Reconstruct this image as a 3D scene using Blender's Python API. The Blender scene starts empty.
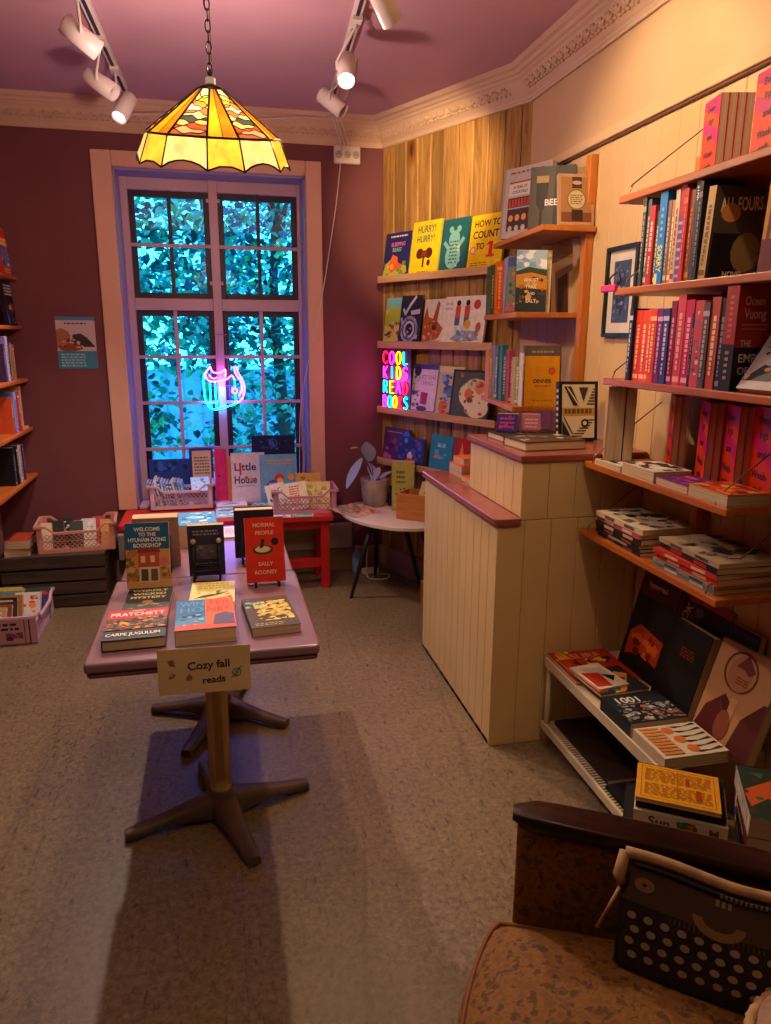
EXPOSURE = 0.5
SKY = 6.5
L_SPOT, S_SPOT, P_SPOT, R_SPOT, C_SPOT, AMB, GLOW, BULB, W_SPOT, NEON = 85, 50, 120, 12, 26, 8, 22, 2.8, 40, 4.0
import bpy, bmesh, math, random
from mathutils import Matrix, Vector, Euler, Quaternion
PI = math.pi
R_ = math.radians
scene = bpy.context.scene
C = scene.collection

# ------------------------------------------------------------------ colours / materials
def lin(h):
    h = h.lstrip('#')
    out = []
    for i in (0, 2, 4):
        c = int(h[i:i+2], 16) / 255
        out.append(c/12.92 if c <= .04045 else ((c+.055)/1.055)**2.4)
    return (*out, 1)

_mats = {}
def nodes(name):
    m = bpy.data.materials.new(name); m.use_nodes = True
    nt = m.node_tree
    for n in list(nt.nodes): nt.nodes.remove(n)
    out = nt.nodes.new('ShaderNodeOutputMaterial')
    return m, nt, out
def N(nt, t, **kw):
    n = nt.nodes.new(t)
    for k, v in kw.items():
        if k in n.inputs: n.inputs[k].default_value = v
        else: setattr(n, k, v)
    return n
def ramp(nt, fac, stops):
    r = nt.nodes.new('ShaderNodeValToRGB')
    el = r.color_ramp.elements
    while len(el) < len(stops): el.new(.5)
    for e, (p, c) in zip(el, stops): e.position = p; e.color = c
    nt.links.new(fac, r.inputs[0]); return r
def mapping(nt, scale=(1,1,1), rot=(0,0,0), coord='Object'):
    tc = nt.nodes.new('ShaderNodeTexCoord'); mp = nt.nodes.new('ShaderNodeMapping')
    mp.inputs['Scale'].default_value = scale; mp.inputs['Rotation'].default_value = rot
    nt.links.new(tc.outputs[coord], mp.inputs[0]); return mp.outputs[0]
def mixc(nt, a, b, fac, mode='MIX'):
    m = nt.nodes.new('ShaderNodeMix'); m.data_type = 'RGBA'; m.blend_type = mode
    for s, v in ((m.inputs[0], fac), (m.inputs[6], a), (m.inputs[7], b)):
        if hasattr(v, 'links') or isinstance(v, bpy.types.NodeSocket): nt.links.new(v, s)
        else: s.default_value = v
    return m.outputs[2]
def bumpn(nt, h, strength=.3, dist=.002):
    b = nt.nodes.new('ShaderNodeBump'); b.inputs['Strength'].default_value = strength; b.inputs['Distance'].default_value = dist
    nt.links.new(h, b.inputs['Height']); return b.outputs[0]

def paint(hexc, rough=.5, spec=.4, var=.06, scale=6, bump=0, metal=0):
    """plain coloured surface with slight procedural variation"""
    key = ('p', hexc, rough, spec, var, bump, metal)
    if key in _mats: return _mats[key]
    m, nt, out = nodes('paint_' + hexc.strip('#'))
    p = N(nt, 'ShaderNodeBsdfPrincipled', Roughness=rough, Metallic=metal)
    p.inputs['Specular IOR Level'].default_value = spec
    c = lin(hexc)
    if var:
        v = mapping(nt)
        n = N(nt, 'ShaderNodeTexNoise', Scale=scale, Detail=4)
        nt.links.new(v, n.inputs['Vector'])
        d = tuple(x*(1-var*2.2) for x in c[:3]) + (1,)
        l = tuple(min(1, x*(1+var*2.2)) for x in c[:3]) + (1,)
        r = ramp(nt, n.outputs[0], [(.3, d), (.7, l)])
        nt.links.new(r.outputs[0], p.inputs['Base Color'])
        if bump:
            n2 = N(nt, 'ShaderNodeTexNoise', Scale=scale*12, Detail=3)
            nt.links.new(v, n2.inputs['Vector'])
            nt.links.new(bumpn(nt, n2.outputs[0], bump), p.inputs['Normal'])
    else: p.inputs['Base Color'].default_value = c
    nt.links.new(p.outputs[0], out.inputs[0])
    _mats[key] = m; return m
def ink(hexc): return paint(hexc, .5, .3, 0)

def emit(hexc, s):
    key = ('e', hexc, s)
    if key in _mats: return _mats[key]
    m, nt, out = nodes('glow_' + hexc.strip('#'))
    e = N(nt, 'ShaderNodeEmission', Strength=s); e.inputs[0].default_value = lin(hexc)
    nt.links.new(e.outputs[0], out.inputs[0]); _mats[key] = m; return m

def wood(name, dark, light, axis='X', rough=.45, scale=1.0, knots=0, plank=0, tint=.25):
    """grain runs along `axis` of the object; plank = board width for per-board tint (along local x)"""
    key = ('w', name)
    if key in _mats: return _mats[key]
    m, nt, out = nodes(name)
    p = N(nt, 'ShaderNodeBsdfPrincipled', Roughness=rough)
    p.inputs['Specular IOR Level'].default_value = .35
    s = {'X': (1.2, 14, 14), 'Y': (14, 1.2, 14), 'Z': (14, 14, 1.2)}[axis]
    v = mapping(nt, tuple(a*scale for a in s))
    vin = v
    if plank:
        tc = nt.nodes.new('ShaderNodeTexCoord'); sx = nt.nodes.new('ShaderNodeSeparateXYZ')
        nt.links.new(tc.outputs['Object'], sx.inputs[0])
        dv = N(nt, 'ShaderNodeMath', operation='DIVIDE'); dv.inputs[1].default_value = plank
        nt.links.new(sx.outputs[0], dv.inputs[0])
        fl = N(nt, 'ShaderNodeMath', operation='FLOOR'); nt.links.new(dv.outputs[0], fl.inputs[0])
        wn = N(nt, 'ShaderNodeTexWhiteNoise', noise_dimensions='1D'); nt.links.new(fl.outputs[0], wn.inputs['W'])
        va = N(nt, 'ShaderNodeVectorMath', operation='MULTIPLY_ADD')
        va.inputs[1].default_value = (9, 9, 9)
        nt.links.new(wn.outputs['Color'], va.inputs[0]); nt.links.new(v, va.inputs[2])
        vin = va.outputs[0]
    n = N(nt, 'ShaderNodeTexNoise', Scale=1.6, Detail=7, Distortion=1.1)
    n.inputs['Roughness'].default_value = .62
    nt.links.new(vin, n.inputs['Vector'])
    mid = tuple((a+b)/2 for a, b in zip(lin(dark), lin(light)))
    r = ramp(nt, n.outputs[0], [(.28, lin(dark)), (.5, mid), (.72, lin(light))])
    col = r.outputs[0]
    if plank:
        r2 = ramp(nt, wn.outputs['Value'], [(0, (1-tint*1.6,)*3+(1,)), (1, (1+tint*.5,)*3+(1,))])
        col = mixc(nt, col, r2.outputs[0], 1.0, 'MULTIPLY')
    if knots:
        vk = mapping(nt, (3.2, 3.2, 1.5))
        if plank:
            vb = N(nt, 'ShaderNodeVectorMath', operation='MULTIPLY_ADD'); vb.inputs[1].default_value = (5, 5, 5)
            nt.links.new(wn.outputs['Color'], vb.inputs[0]); nt.links.new(vk, vb.inputs[2]); vk = vb.outputs[0]
        vo = N(nt, 'ShaderNodeTexVoronoi', Scale=1.3); nt.links.new(vk, vo.inputs['Vector'])
        rk = ramp(nt, vo.outputs['Distance'], [(.0, (.10,.05,.03,1)), (.06, (.22,.12,.06,1)), (.10, (.6,.45,.3,1)), (.22, (1,1,1,1))])
        col = mixc(nt, col, rk.outputs[0], knots, 'MULTIPLY')
    nt.links.new(col, p.inputs['Base Color'])
    nt.links.new(bumpn(nt, n.outputs[0], .15, .001), p.inputs['Normal'])
    nt.links.new(p.outputs[0], out.inputs[0]); _mats[key] = m; return m

def damask():
    key = 'damask'
    if key in _mats: return _mats[key]
    m, nt, out = nodes('damask_velvet')
    p = N(nt, 'ShaderNodeBsdfPrincipled', Roughness=.8)
    p.inputs['Sheen Weight'].default_value = .25; p.inputs['Sheen Tint'].default_value = lin('#c98a3a')
    v = mapping(nt, (1,1,1))
    a = N(nt, 'ShaderNodeTexVoronoi', Scale=46, feature='SMOOTH_F1'); nt.links.new(v, a.inputs['Vector'])
    b = N(nt, 'ShaderNodeTexNoise', Scale=60, Detail=4, Distortion=1.2); nt.links.new(v, b.inputs['Vector'])
    ad = N(nt, 'ShaderNodeMath', operation='MULTIPLY_ADD'); ad.inputs[1].default_value = .7
    nt.links.new(a.outputs['Distance'], ad.inputs[0]); nt.links.new(b.outputs[0], ad.inputs[2])
    r = ramp(nt, ad.outputs[0], [(.64, lin('#54360f')), (.80, lin('#8a5a17')), (.98, lin('#754a12'))])
    nt.links.new(r.outputs[0], p.inputs['Base Color'])
    nt.links.new(bumpn(nt, ad.outputs[0], .5, .003), p.inputs['Normal'])
    nt.links.new(p.outputs[0], out.inputs[0]); _mats[key] = m; return m

def pages_mat():
    key = 'pages'
    if key in _mats: return _mats[key]
    m, nt, out = nodes('page_edges')
    p = N(nt, 'ShaderNodeBsdfPrincipled', Roughness=.85)
    v = mapping(nt, (2, 900, 2))
    n = N(nt, 'ShaderNodeTexNoise', Scale=1.0, Detail=2); nt.links.new(v, n.inputs['Vector'])
    r = ramp(nt, n.outputs[0], [(.35, lin('#a08560')), (.65, lin('#dcc6a0'))])
    nt.links.new(r.outputs[0], p.inputs['Base Color']); nt.links.new(p.outputs[0], out.inputs[0])
    _mats[key] = m; return m

def glass_mat():
    key = 'glass'
    if key in _mats: return _mats[key]
    m, nt, out = nodes('clear_glass')
    t = N(nt, 'ShaderNodeBsdfTransparent'); t.inputs[0].default_value = (.93, .98, 1, 1)
    g = N(nt, 'ShaderNodeBsdfGlossy', Roughness=.03)
    fr = N(nt, 'ShaderNodeFresnel', IOR=1.45)
    mx = N(nt, 'ShaderNodeMixShader')
    nt.links.new(fr.outputs[0], mx.inputs[0]); nt.links.new(t.outputs[0], mx.inputs[1]); nt.links.new(g.outputs[0], mx.inputs[2])
    nt.links.new(mx.outputs[0], out.inputs[0]); _mats[key] = m; return m

def stained(hexc, glow=.55):
    """opalescent glass lit by the bulb behind it: translucent plus a little own glow of the lit pane"""
    key = ('s', hexc, glow)
    if key in _mats: return _mats[key]
    m, nt, out = nodes('opal_glass_' + hexc.strip('#'))
    v = mapping(nt)
    n = N(nt, 'ShaderNodeTexNoise', Scale=22, Detail=4, Distortion=.8); nt.links.new(v, n.inputs['Vector'])
    c = lin(hexc); d = tuple(x*.62 for x in c[:3])+(1,)
    r = ramp(nt, n.outputs[0], [(.3, d), (.65, c)])
    t = N(nt, 'ShaderNodeBsdfTranslucent'); nt.links.new(r.outputs[0], t.inputs[0])
    df = N(nt, 'ShaderNodeBsdfPrincipled', Roughness=.2); nt.links.new(r.outputs[0], df.inputs['Base Color'])
    mx = N(nt, 'ShaderNodeMixShader'); mx.inputs[0].default_value = .35
    nt.links.new(t.outputs[0], mx.inputs[1]); nt.links.new(df.outputs[0], mx.inputs[2])
    e = N(nt, 'ShaderNodeEmission', Strength=glow); nt.links.new(r.outputs[0], e.inputs[0])
    a = N(nt, 'ShaderNodeAddShader'); nt.links.new(mx.outputs[0], a.inputs[0]); nt.links.new(e.outputs[0], a.inputs[1])
    nt.links.new(a.outputs[0], out.inputs[0]); _mats[key] = m; return m

def leafmat(hexc, trans=.5):
    key = ('l', hexc)
    if key in _mats: return _mats[key]
    m, nt, out = nodes('leaf_' + hexc.strip('#'))
    p = N(nt, 'ShaderNodeBsdfPrincipled', Roughness=.45); p.inputs['Base Color'].default_value = lin(hexc)
    t = N(nt, 'ShaderNodeBsdfTranslucent'); t.inputs[0].default_value = lin(hexc)
    mx = N(nt, 'ShaderNodeMixShader'); mx.inputs[0].default_value = trans
    nt.links.new(p.outputs[0], mx.inputs[1]); nt.links.new(t.outputs[0], mx.inputs[2])
    nt.links.new(mx.outputs[0], out.inputs[0]); _mats[key] = m; return m

# ------------------------------------------------------------------ mesh builder
class MB:
    def __init__(s): s.v = []; s.f = []; s.m = []; s.sm = []; s.mats = []
    def mi(s, mat):
        if mat not in s.mats: s.mats.append(mat)
        return s.mats.index(mat)
    def add(s, vs, fs, mat, smooth=False, M=None):
        b = len(s.v); k = s.mi(mat)
        for v in vs:
            v = Vector(v)
            s.v.append(tuple(M @ v) if M is not None else tuple(v))
        for f in fs: s.f.append([b+i for i in f]); s.m.append(k); s.sm.append(smooth)
        return s
    def box(s, x0, x1, y0, y1, z0, z1, mat, M=None):
        vs = [(x0,y0,z0),(x1,y0,z0),(x1,y1,z0),(x0,y1,z0),(x0,y0,z1),(x1,y0,z1),(x1,y1,z1),(x0,y1,z1)]
        return s.add(vs, [(3,2,1,0),(4,5,6,7),(0,1,5,4),(1,2,6,5),(2,3,7,6),(3,0,4,7)], mat, False, M)
    def prism(s, pts, z0, z1, mat, M=None):
        n = len(pts)
        vs = [(x,y,z0) for x,y in pts] + [(x,y,z1) for x,y in pts]
        fs = [list(range(n))[::-1], list(range(n, 2*n))] + [(i,(i+1)%n,n+(i+1)%n,n+i) for i in range(n)]
        return s.add(vs, fs, mat, False, M)
    def tube(s, pts, r, mat, n=8, closed=False, M=None, caps=True):
        pts = [Vector(p) for p in pts]; rs = r if isinstance(r, (list, tuple)) else [r]*len(pts)
        L = len(pts); vs = []; up = None
        for i, p in enumerate(pts):
            a = pts[(i-1) % L] if (closed or i > 0) else p
            b = pts[(i+1) % L] if (closed or i < L-1) else p
            t = (b-a)
            t = t.normalized() if t.length > 1e-9 else Vector((0,0,1))
            if up is None:
                up = Vector((0,0,1)) if abs(t.z) < .9 else Vector((1,0,0))
            u = (up - t*up.dot(t))
            u = u.normalized() if u.length > 1e-6 else t.orthogonal().normalized()
            w = t.cross(u); up = u
            for k in range(n):
                an = 2*PI*k/n
                vs.append(p + (u*math.cos(an) + w*math.sin(an))*rs[i])
        fs = []
        for i in range(L if closed else L-1):
            j = (i+1) % L
            for k in range(n): fs.append((i*n+k, i*n+(k+1) % n, j*n+(k+1) % n, j*n+k))
        if not closed and caps: fs += [list(range(n))[::-1], [(L-1)*n+k for k in range(n)]]
        return s.add(vs, fs, mat, True, M)
    def lathe(s, prof, mat, n=24, M=None, smooth=True, cap=False):
        vs = []; fs = []
        for r, z in prof:
            for k in range(n): vs.append((r*math.cos(2*PI*k/n), r*math.sin(2*PI*k/n), z))
        for i in range(len(prof)-1):
            for k in range(n): fs.append((i*n+k, i*n+(k+1) % n, (i+1)*n+(k+1) % n, (i+1)*n+k))
        if cap: fs += [list(range(n))[::-1], [(len(prof)-1)*n+k for k in range(n)]]
        return s.add(vs, fs, mat, smooth, M)
    def sheet(s, g, mat, smooth=True, M=None):
        """grid of points g[i][j]"""
        h = len(g); w = len(g[0]); vs = [p for row in g for p in row]
        fs = [(i*w+j, i*w+j+1, (i+1)*w+j+1, (i+1)*w+j) for i in range(h-1) for j in range(w-1)]
        return s.add(vs, fs, mat, smooth, M)
    def build(s, name, parent=None, bevel=0, seg=2, M=None, solid=0):
        me = bpy.data.meshes.new(name)
        me.from_pydata(s.v, [], s.f)
        for m in s.mats: me.materials.append(m)
        me.polygons.foreach_set('material_index', s.m)
        me.polygons.foreach_set('use_smooth', s.sm)
        me.update()
        o = bpy.data.objects.new(name, me); C.objects.link(o)
        if M is not None: o.matrix_world = M
        if parent is not None: o.parent = parent
        if solid:
            q = o.modifiers.new('thick', 'SOLIDIFY'); q.thickness = solid; q.offset = 0
        if bevel:
            b = o.modifiers.new('bevel', 'BEVEL'); b.width = bevel; b.segments = seg; b.limit_method = 'ANGLE'; b.angle_limit = R_(40)
        return o

def root(name, M):
    o = bpy.data.objects.new(name, None); C.objects.link(o); o.empty_display_size = .05
    o.matrix_world = M if isinstance(M, Matrix) else Matrix.Translation(M); return o
def tag(o, label, cat, group=None, kind=None):
    o['label'] = label; o['category'] = cat
    if group: o['group'] = group
    if kind: o['kind'] = kind
    return o
def struct(o): o['kind'] = 'structure'; return o
def T(x, y, z): return Matrix.Translation((x, y, z))
def RX(a): return Matrix.Rotation(R_(a), 4, 'X')
def RY(a): return Matrix.Rotation(R_(a), 4, 'Y')
def RZ(a): return Matrix.Rotation(R_(a), 4, 'Z')

# ------------------------------------------------------------------ lettering
_txt = {}
def text_mesh(s):
    """2D triangles of a word, height of capitals 1, centred; -> verts, faces, width"""
    if s in _txt: return _txt[s]
    cu = bpy.data.curves.new('t', 'FONT'); cu.body = s; cu.align_x = 'CENTER'; cu.size = 1.0; cu.resolution_u = 3; cu.offset = .022
    o = bpy.data.objects.new('t', cu)
    me = o.to_mesh()
    vs = [tuple(v.co) for v in me.vertices]; fs = [tuple(p.vertices) for p in me.polygons]
    o.to_mesh_clear(); bpy.data.objects.remove(o); bpy.data.curves.remove(cu)
    xs = [v[0] for v in vs] or [0, 1]
    w = max(xs)-min(xs); cx = (max(xs)+min(xs))/2
    vs = [((v[0]-cx)/.7, (v[1]-.345)/.7) for v in vs]
    _txt[s] = (vs, fs, w/.7); return _txt[s]

def art2d(mb, items, W, H, f, lift=.00018, base=.0003):
    """draw flat inked shapes; f(u, v, e) -> local 3D point, u in 0..W, v in 0..H, e = lift off the surface"""
    e = base
    for it in items:
        k = it[0]; e += lift
        def P(x, y): return f(x*W, y*H, e)
        if k == 'r':
            _, x0, y0, x1, y1, c = it
            mb.add([P(x0,y0),P(x1,y0),P(x1,y1),P(x0,y1)], [(0,1,2,3)], ink(c))
        elif k == 'p':
            pts = it[1]; mb.add([P(*q) for q in pts], [tuple(range(len(pts)))], ink(it[2]))
        elif k in 'ce':
            if k == 'c': _, cx, cy, rx, c = it; ry = rx*W/H
            else: _, cx, cy, rx, ry, c = it
            n = 14; mb.add([P(cx+rx*math.cos(2*PI*i/n), cy+ry*math.sin(2*PI*i/n)) for i in range(n)], [tuple(range(n))], ink(c))
        elif k == 'o':   # ring
            _, cx, cy, rx, wd, c = it; ry = rx*W/H; n = 18
            a = [P(cx+rx*math.cos(2*PI*i/n), cy+ry*math.sin(2*PI*i/n)) for i in range(n)]
            b = [P(cx+rx*(1-wd)*math.cos(2*PI*i/n), cy+ry*(1-wd)*math.sin(2*PI*i/n)) for i in range(n)]
            mb.add(a+b, [(i,(i+1)%n,n+(i+1)%n,n+i) for i in range(n)], ink(c))
        elif k == 'l':
            pts = [Vector((x*W, y*H)) for x, y in it[1]]; wd = it[2]*W/2
            for a, b in zip(pts, pts[1:]):
                d = (b-a); 
                if d.length < 1e-7: continue
                d = d.normalized()*wd; nn = Vector((-d.y, d.x))
                mb.add([f(*(a-d*.5+nn), e), f(*(a-d*.5-nn), e), f(*(b+d*.5-nn), e), f(*(b+d*.5+nn), e)], [(0,1,2,3)], ink(it[3]))
        elif k == 't':   # text: s, cx, cy, cap height (fraction of H), colour, max width fraction, rotation
            s, cx, cy, h, c = it[1:6]; mw = it[6] if len(it) > 6 else .9; rot = R_(it[7]) if len(it) > 7 else 0
            vs, fs, w = text_mesh(s); sc = h*H
            lim = mw*(W if abs(math.sin(rot)) < .7 else H)
            sx = min(1, lim/(w*sc))*sc if w else sc
            ca, sa = math.cos(rot), math.sin(rot)
            mb.add([f(cx*W + x*sx*ca - y*sc*sa, cy*H + x*sx*sa + y*sc*ca, e) for x, y in vs], fs, ink(c))
        elif k == 's':   # scatter of small painted dabs: seed, n, colours, x0, y0, x1, y1, size
            _, seed, n, cols, x0, y0, x1, y1, sz = it; r = random.Random(seed)
            for i in range(n):
                cx, cy = r.uniform(x0, x1), r.uniform(y0, y1); a0 = r.uniform(0, 6.28); m_ = r.choice((3, 4, 5, 6))
                rr = sz*r.uniform(.5, 1.2); q = r.uniform(.5, 1)
                ee = e + i*.00001
                pts = []
                for j in range(m_):
                    a = a0+2*PI*j/m_
                    x = min(x1, max(x0, cx+rr*math.cos(a))); y = min(y1, max(y0, cy+rr*q*math.sin(a)*W/H))
                    pts.append(f(x*W, y*H, ee))
                mb.add(pts, [tuple(range(m_))], ink(r.choice(cols)))
        elif k == 'w':   # lines of tiny illegible print
            _, seed, rows, c, x0, y0, x1, y1 = it; r = random.Random(seed)
            dy = (y1-y0)/rows
            for i in range(rows):
                x = x0; yb = y1-(i+.75)*dy
                while x < x1-.02:
                    w = min(r.uniform(.04, .12), x1-x)
                    mb.add([P(x,yb),P(x+w,yb),P(x+w,yb+dy*.5),P(x,yb+dy*.5)], [(0,1,2,3)], ink(c)); x += w+.025

# ------------------------------------------------------------------ books
def book(label, M, w, h, t, cover, art=(), spine=(), group=None, hard=False, name='book', cat='book', back=None, backart=(), pages='#', gloss=.5):
    """front cover at y=0 facing -y, spine at x=0, base at z=0"""
    r = root(name, M); tag(r, label, cat, group)
    cm = paint(cover, gloss, .3, .05, 30); bm = cm if back is None else paint(back, gloss, .3, .05, 30)
    c = .0028 if hard else .0012; ov = .003 if hard else .0004
    if t < .006: c = t*.3
    mb = MB()
    mb.box(0, w, 0, c, 0, h, cm); mb.box(0, w, t-c, t, 0, h, bm); mb.box(0, c, c, t-c, 0, h, cm)
    if art: art2d(mb, art, w, h, lambda u, v, e: (u, -e, v))
    if backart: art2d(mb, backart, w, h, lambda u, v, e: (w-u, t+e, v))
    if spine: art2d(mb, spine, t, h, lambda u, v, e: (-e, t-u, v))
    mb.build('cover', r, bevel=0)
    pg = MB(); pg.box(c, w-ov-.001, c, t-c, ov, h-ov, pages_mat()); pg.build('pages', r)
    return r
def stand(x, y, z, yaw=0, lean=0, t=.02):
    return T(x, y, z + t*math.sin(R_(lean))) @ RZ(yaw) @ RX(-lean)
def flat(x, y, z, yaw=0, t=.02): return T(x, y, z+t) @ RZ(yaw) @ RX(-90)

def spine_art(seed, c2, c3=None):
    """bands and a column of small print on a spine"""
    r = random.Random(seed); it = []
    k = r.random()
    if k < .35: it.append(('r', 0, .84, 1, .9, c2))
    if k > .6: it.append(('r', .1, .04, .9, .1, c2))
    y = .8
    y0 = r.uniform(.3, .45)
    while y > y0:
        d = r.uniform(.03, .07); it.append(('r', .32, y-d, .68, y, c2)); y -= d+.015
    y = y0-.05
    while y > .16:
        d = r.uniform(.02, .05); it.append(('r', .38, y-d, .62, y, c3 or c2)); y -= d+.015
    return it

def shelf_row(specs, origin, yaw, x0, group, dep=.135, where=''):
    """row of books spine-out. frame: local x along the shelf as the reader sees it, y into the wall. spec = (t, h, cover, ink, label[, extra])"""
    F = T(*origin) @ RZ(yaw); x = x0; i = 0
    for sp in specs:
        t, h, col, c2, lab = sp[:5]; ex = sp[5] if len(sp) > 5 else {}
        if lab is None: x += t; continue
        tilt = ex.get('tilt', 0); w = ex.get('w', dep)
        dy = ex.get('dy', random.Random(lab).uniform(0, .012))
        M = F @ T(x+t/max(.2, math.cos(R_(tilt))), dy, 0) @ (T(0,0,0) if not tilt else T(0, 0, t*abs(math.sin(R_(tilt))) if tilt < 0 else 0) @ RY(tilt)) @ RZ(90)
        book(lab, M, w, h, t, col, ex.get('art', ()), ex.get('spine') or spine_art(lab, c2, ex.get('c3')), group, hard=ex.get('hard', False))
        x += t + .0015 + ex.get('gap', 0); i += 1
    return x
# ------------------------------------------------------------------ camera
F_PX = 730.0
pitch, yaw, roll = R_(13.6), R_(12.8), R_(.3)
fw = Vector((math.sin(yaw)*math.cos(pitch), math.cos(yaw)*math.cos(pitch), -math.sin(pitch)))
rt = Vector((math.cos(yaw), -math.sin(yaw), 0)); up = rt.cross(fw)
rt, up = rt*math.cos(roll)+up*math.sin(roll), up*math.cos(roll)-rt*math.sin(roll)
cam = bpy.data.cameras.new('camera'); cam.sensor_fit = 'VERTICAL'; cam.sensor_height = 24; cam.lens = F_PX/1024*24; cam.clip_start = .05
co = bpy.data.objects.new('camera', cam); C.objects.link(co)
m3 = Matrix((rt, up, -fw)).transposed().to_4x4()
co.matrix_world = T(0, 0, 1.55) @ m3
scene.camera = co
vs_ = scene.view_settings
vs_.view_transform = 'Standard'; vs_.look = 'None'; vs_.gamma = 1; vs_.exposure = EXPOSURE; vs_.use_curve_mapping = False

# ------------------------------------------------------------------ world
w = bpy.data.worlds.new('sky'); scene.world = w; w.use_nodes = True
nt = w.node_tree; bg = nt.nodes['Background']
tc = nt.nodes.new('ShaderNodeTexCoord'); sx = nt.nodes.new('ShaderNodeSeparateXYZ'); nt.links.new(tc.outputs['Generated'], sx.inputs[0])
r = ramp(nt, sx.outputs[2], [(0, lin('#38bcf0')), (.5, lin('#3490ff')), (1, lin('#3a70f0'))])
nt.links.new(r.outputs[0], bg.inputs[0]); bg.inputs[1].default_value = SKY

# ------------------------------------------------------------------ room shell
def wallmat(name, a, b, scale=3, rough=.75, bump=.08):
    if name in _mats: return _mats[name]
    m, nt, out = nodes(name); p = N(nt, 'ShaderNodeBsdfPrincipled', Roughness=rough); p.inputs['Specular IOR Level'].default_value = .25
    v = mapping(nt); n = N(nt, 'ShaderNodeTexNoise', Scale=scale, Detail=6); nt.links.new(v, n.inputs['Vector'])
    r = ramp(nt, n.outputs[0], [(.3, lin(a)), (.7, lin(b))]); nt.links.new(r.outputs[0], p.inputs['Base Color'])
    n2 = N(nt, 'ShaderNodeTexNoise', Scale=90, Detail=3); nt.links.new(v, n2.inputs['Vector'])
    nt.links.new(bumpn(nt, n2.outputs[0], bump, .002), p.inputs['Normal'])
    nt.links.new(p.outputs[0], out.inputs[0]); _mats[name] = m; return m
plum = wallmat('plum_plaster', '#6c3d42', '#754448')
mauve = wallmat('mauve_ceiling', '#b28b93', '#bb939b')
creamw = wallmat('cream_paint', '#c9a877', '#d2b184', rough=.5)
creamu = wallmat('cream_upper', '#c6a67c', '#d0b087', rough=.6)
tanp = wallmat('pale_trim_paint', '#cfa08a', '#d6aa94', rough=.5)
framep = wallmat('window_frame_paint', '#c19ba4', '#cba7ae', rough=.45)
corn = wallmat('cornice_plaster', '#c4a68a', '#cfb297', rough=.7, bump=.2)

def floor_mat():
    m, nt, out = nodes('mottled_vinyl'); p = N(nt, 'ShaderNodeBsdfPrincipled', Roughness=.42); p.inputs['Specular IOR Level'].default_value = .35
    v = mapping(nt)
    a = N(nt, 'ShaderNodeTexNoise', Scale=55, Detail=6, Distortion=.6); a.inputs['Roughness'].default_value = .75; nt.links.new(v, a.inputs['Vector'])
    b = N(nt, 'ShaderNodeTexNoise', Scale=1.7, Detail=5); nt.links.new(v, b.inputs['Vector'])
    vs2 = mapping(nt, (70, 18, 1), (0, 0, .15)); sp_ = N(nt, 'ShaderNodeTexNoise', Scale=1.0, Detail=3); nt.links.new(vs2, sp_.inputs['Vector'])
    r1 = ramp(nt, a.outputs[0], [(.3, lin('#564634')), (.5, lin('#7c694f')), (.72, lin('#9a8466'))])
    r2 = ramp(nt, b.outputs[0], [(.3, (.8, .78, .76, 1)), (.7, (1.06, 1.05, 1.03, 1))])
    col = mixc(nt, r1.outputs[0], r2.outputs[0], 1.0, 'MULTIPLY')
    r5 = ramp(nt, sp_.outputs[0], [(.30, (.50,.46,.43,1)), (.38, (1,1,1,1)), (.66, (1,1,1,1)), (.74, (1.35,1.32,1.28,1))])
    col = mixc(nt, col, r5.outputs[0], 1.0, 'MULTIPLY')
    vb = mapping(nt, (1,1,1)); br = N(nt, 'ShaderNodeTexBrick', Scale=1.0); br.offset = 0; br.squash = 1
    br.inputs['Brick Width'].default_value = .61; br.inputs['Row Height'].default_value = .61
    br.inputs['Mortar Size'].default_value = .0016; br.inputs['Mortar Smooth'].default_value = .4
    br.inputs['Color1'].default_value = (1,1,1,1); br.inputs['Color2'].default_value = (.97,.97,.98,1); br.inputs['Mortar'].default_value = (.74,.71,.68,1)
    nt.links.new(vb, br.inputs['Vector'])
    col = mixc(nt, col, br.outputs[0], 1.0, 'MULTIPLY')
    # scuffs and scratches of wear
    vw = mapping(nt, (1, .22, 1), (0, 0, .6)); sc = N(nt, 'ShaderNodeTexWave', Scale=.7, Distortion=9, Detail=3); sc.inputs['Detail Scale'].default_value = 1.3
    nt.links.new(vw, sc.inputs['Vector'])
    r3 = ramp(nt, sc.outputs['Fac'], [(0, (.72,.7,.68,1)), (.004, (1,1,1,1))])
    col = mixc(nt, col, r3.outputs[0], .55, 'MULTIPLY')
    nt.links.new(col, p.inputs['Base Color'])
    r4 = ramp(nt, a.outputs[0], [(.3, (.36,)*3+(1,)), (.7, (.5,)*3+(1,))]); nt.links.new(r4.outputs[0], p.inputs['Roughness'])
    nt.links.new(bumpn(nt, a.outputs[0], .12, .002), p.inputs['Normal'])
    nt.links.new(p.outputs[0], out.inputs[0]); return m
XL, XR, YB, YW, ZC = -1.35, 1.54, -2.6, 4.704, 2.796
struct(MB().box(XL-.1, XR+.1, YB-.1, YW+.0, -.08, 0, floor_mat()).build('floor'))
struct(MB().box(XL-.1, XR+.1, YB-.1, 5.0, ZC, ZC+.1, mauve).build('ceiling'))
struct(MB().box(XL-.1, XL, YB, YW, 0, ZC, plum).build('wall_left'))
struct(MB().box(XL, XR, YB-.1, YB, 0, ZC, plum).build('wall_near'))
WX0, WX1, WZ0, WZ1 = -.53, .565, .48, 2.47
mb = MB(); g = .3
mb.box(XL-.1, WX0, YW, YW+g, 0, ZC, plum).box(WX1, XR+.1, YW, YW+g, 0, ZC, plum).box(WX0, WX1, YW, YW+g, 0, WZ0, plum).box(WX0, WX1, YW, YW+g, WZ1, ZC, plum)
struct(mb.build('wall_far'))
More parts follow.
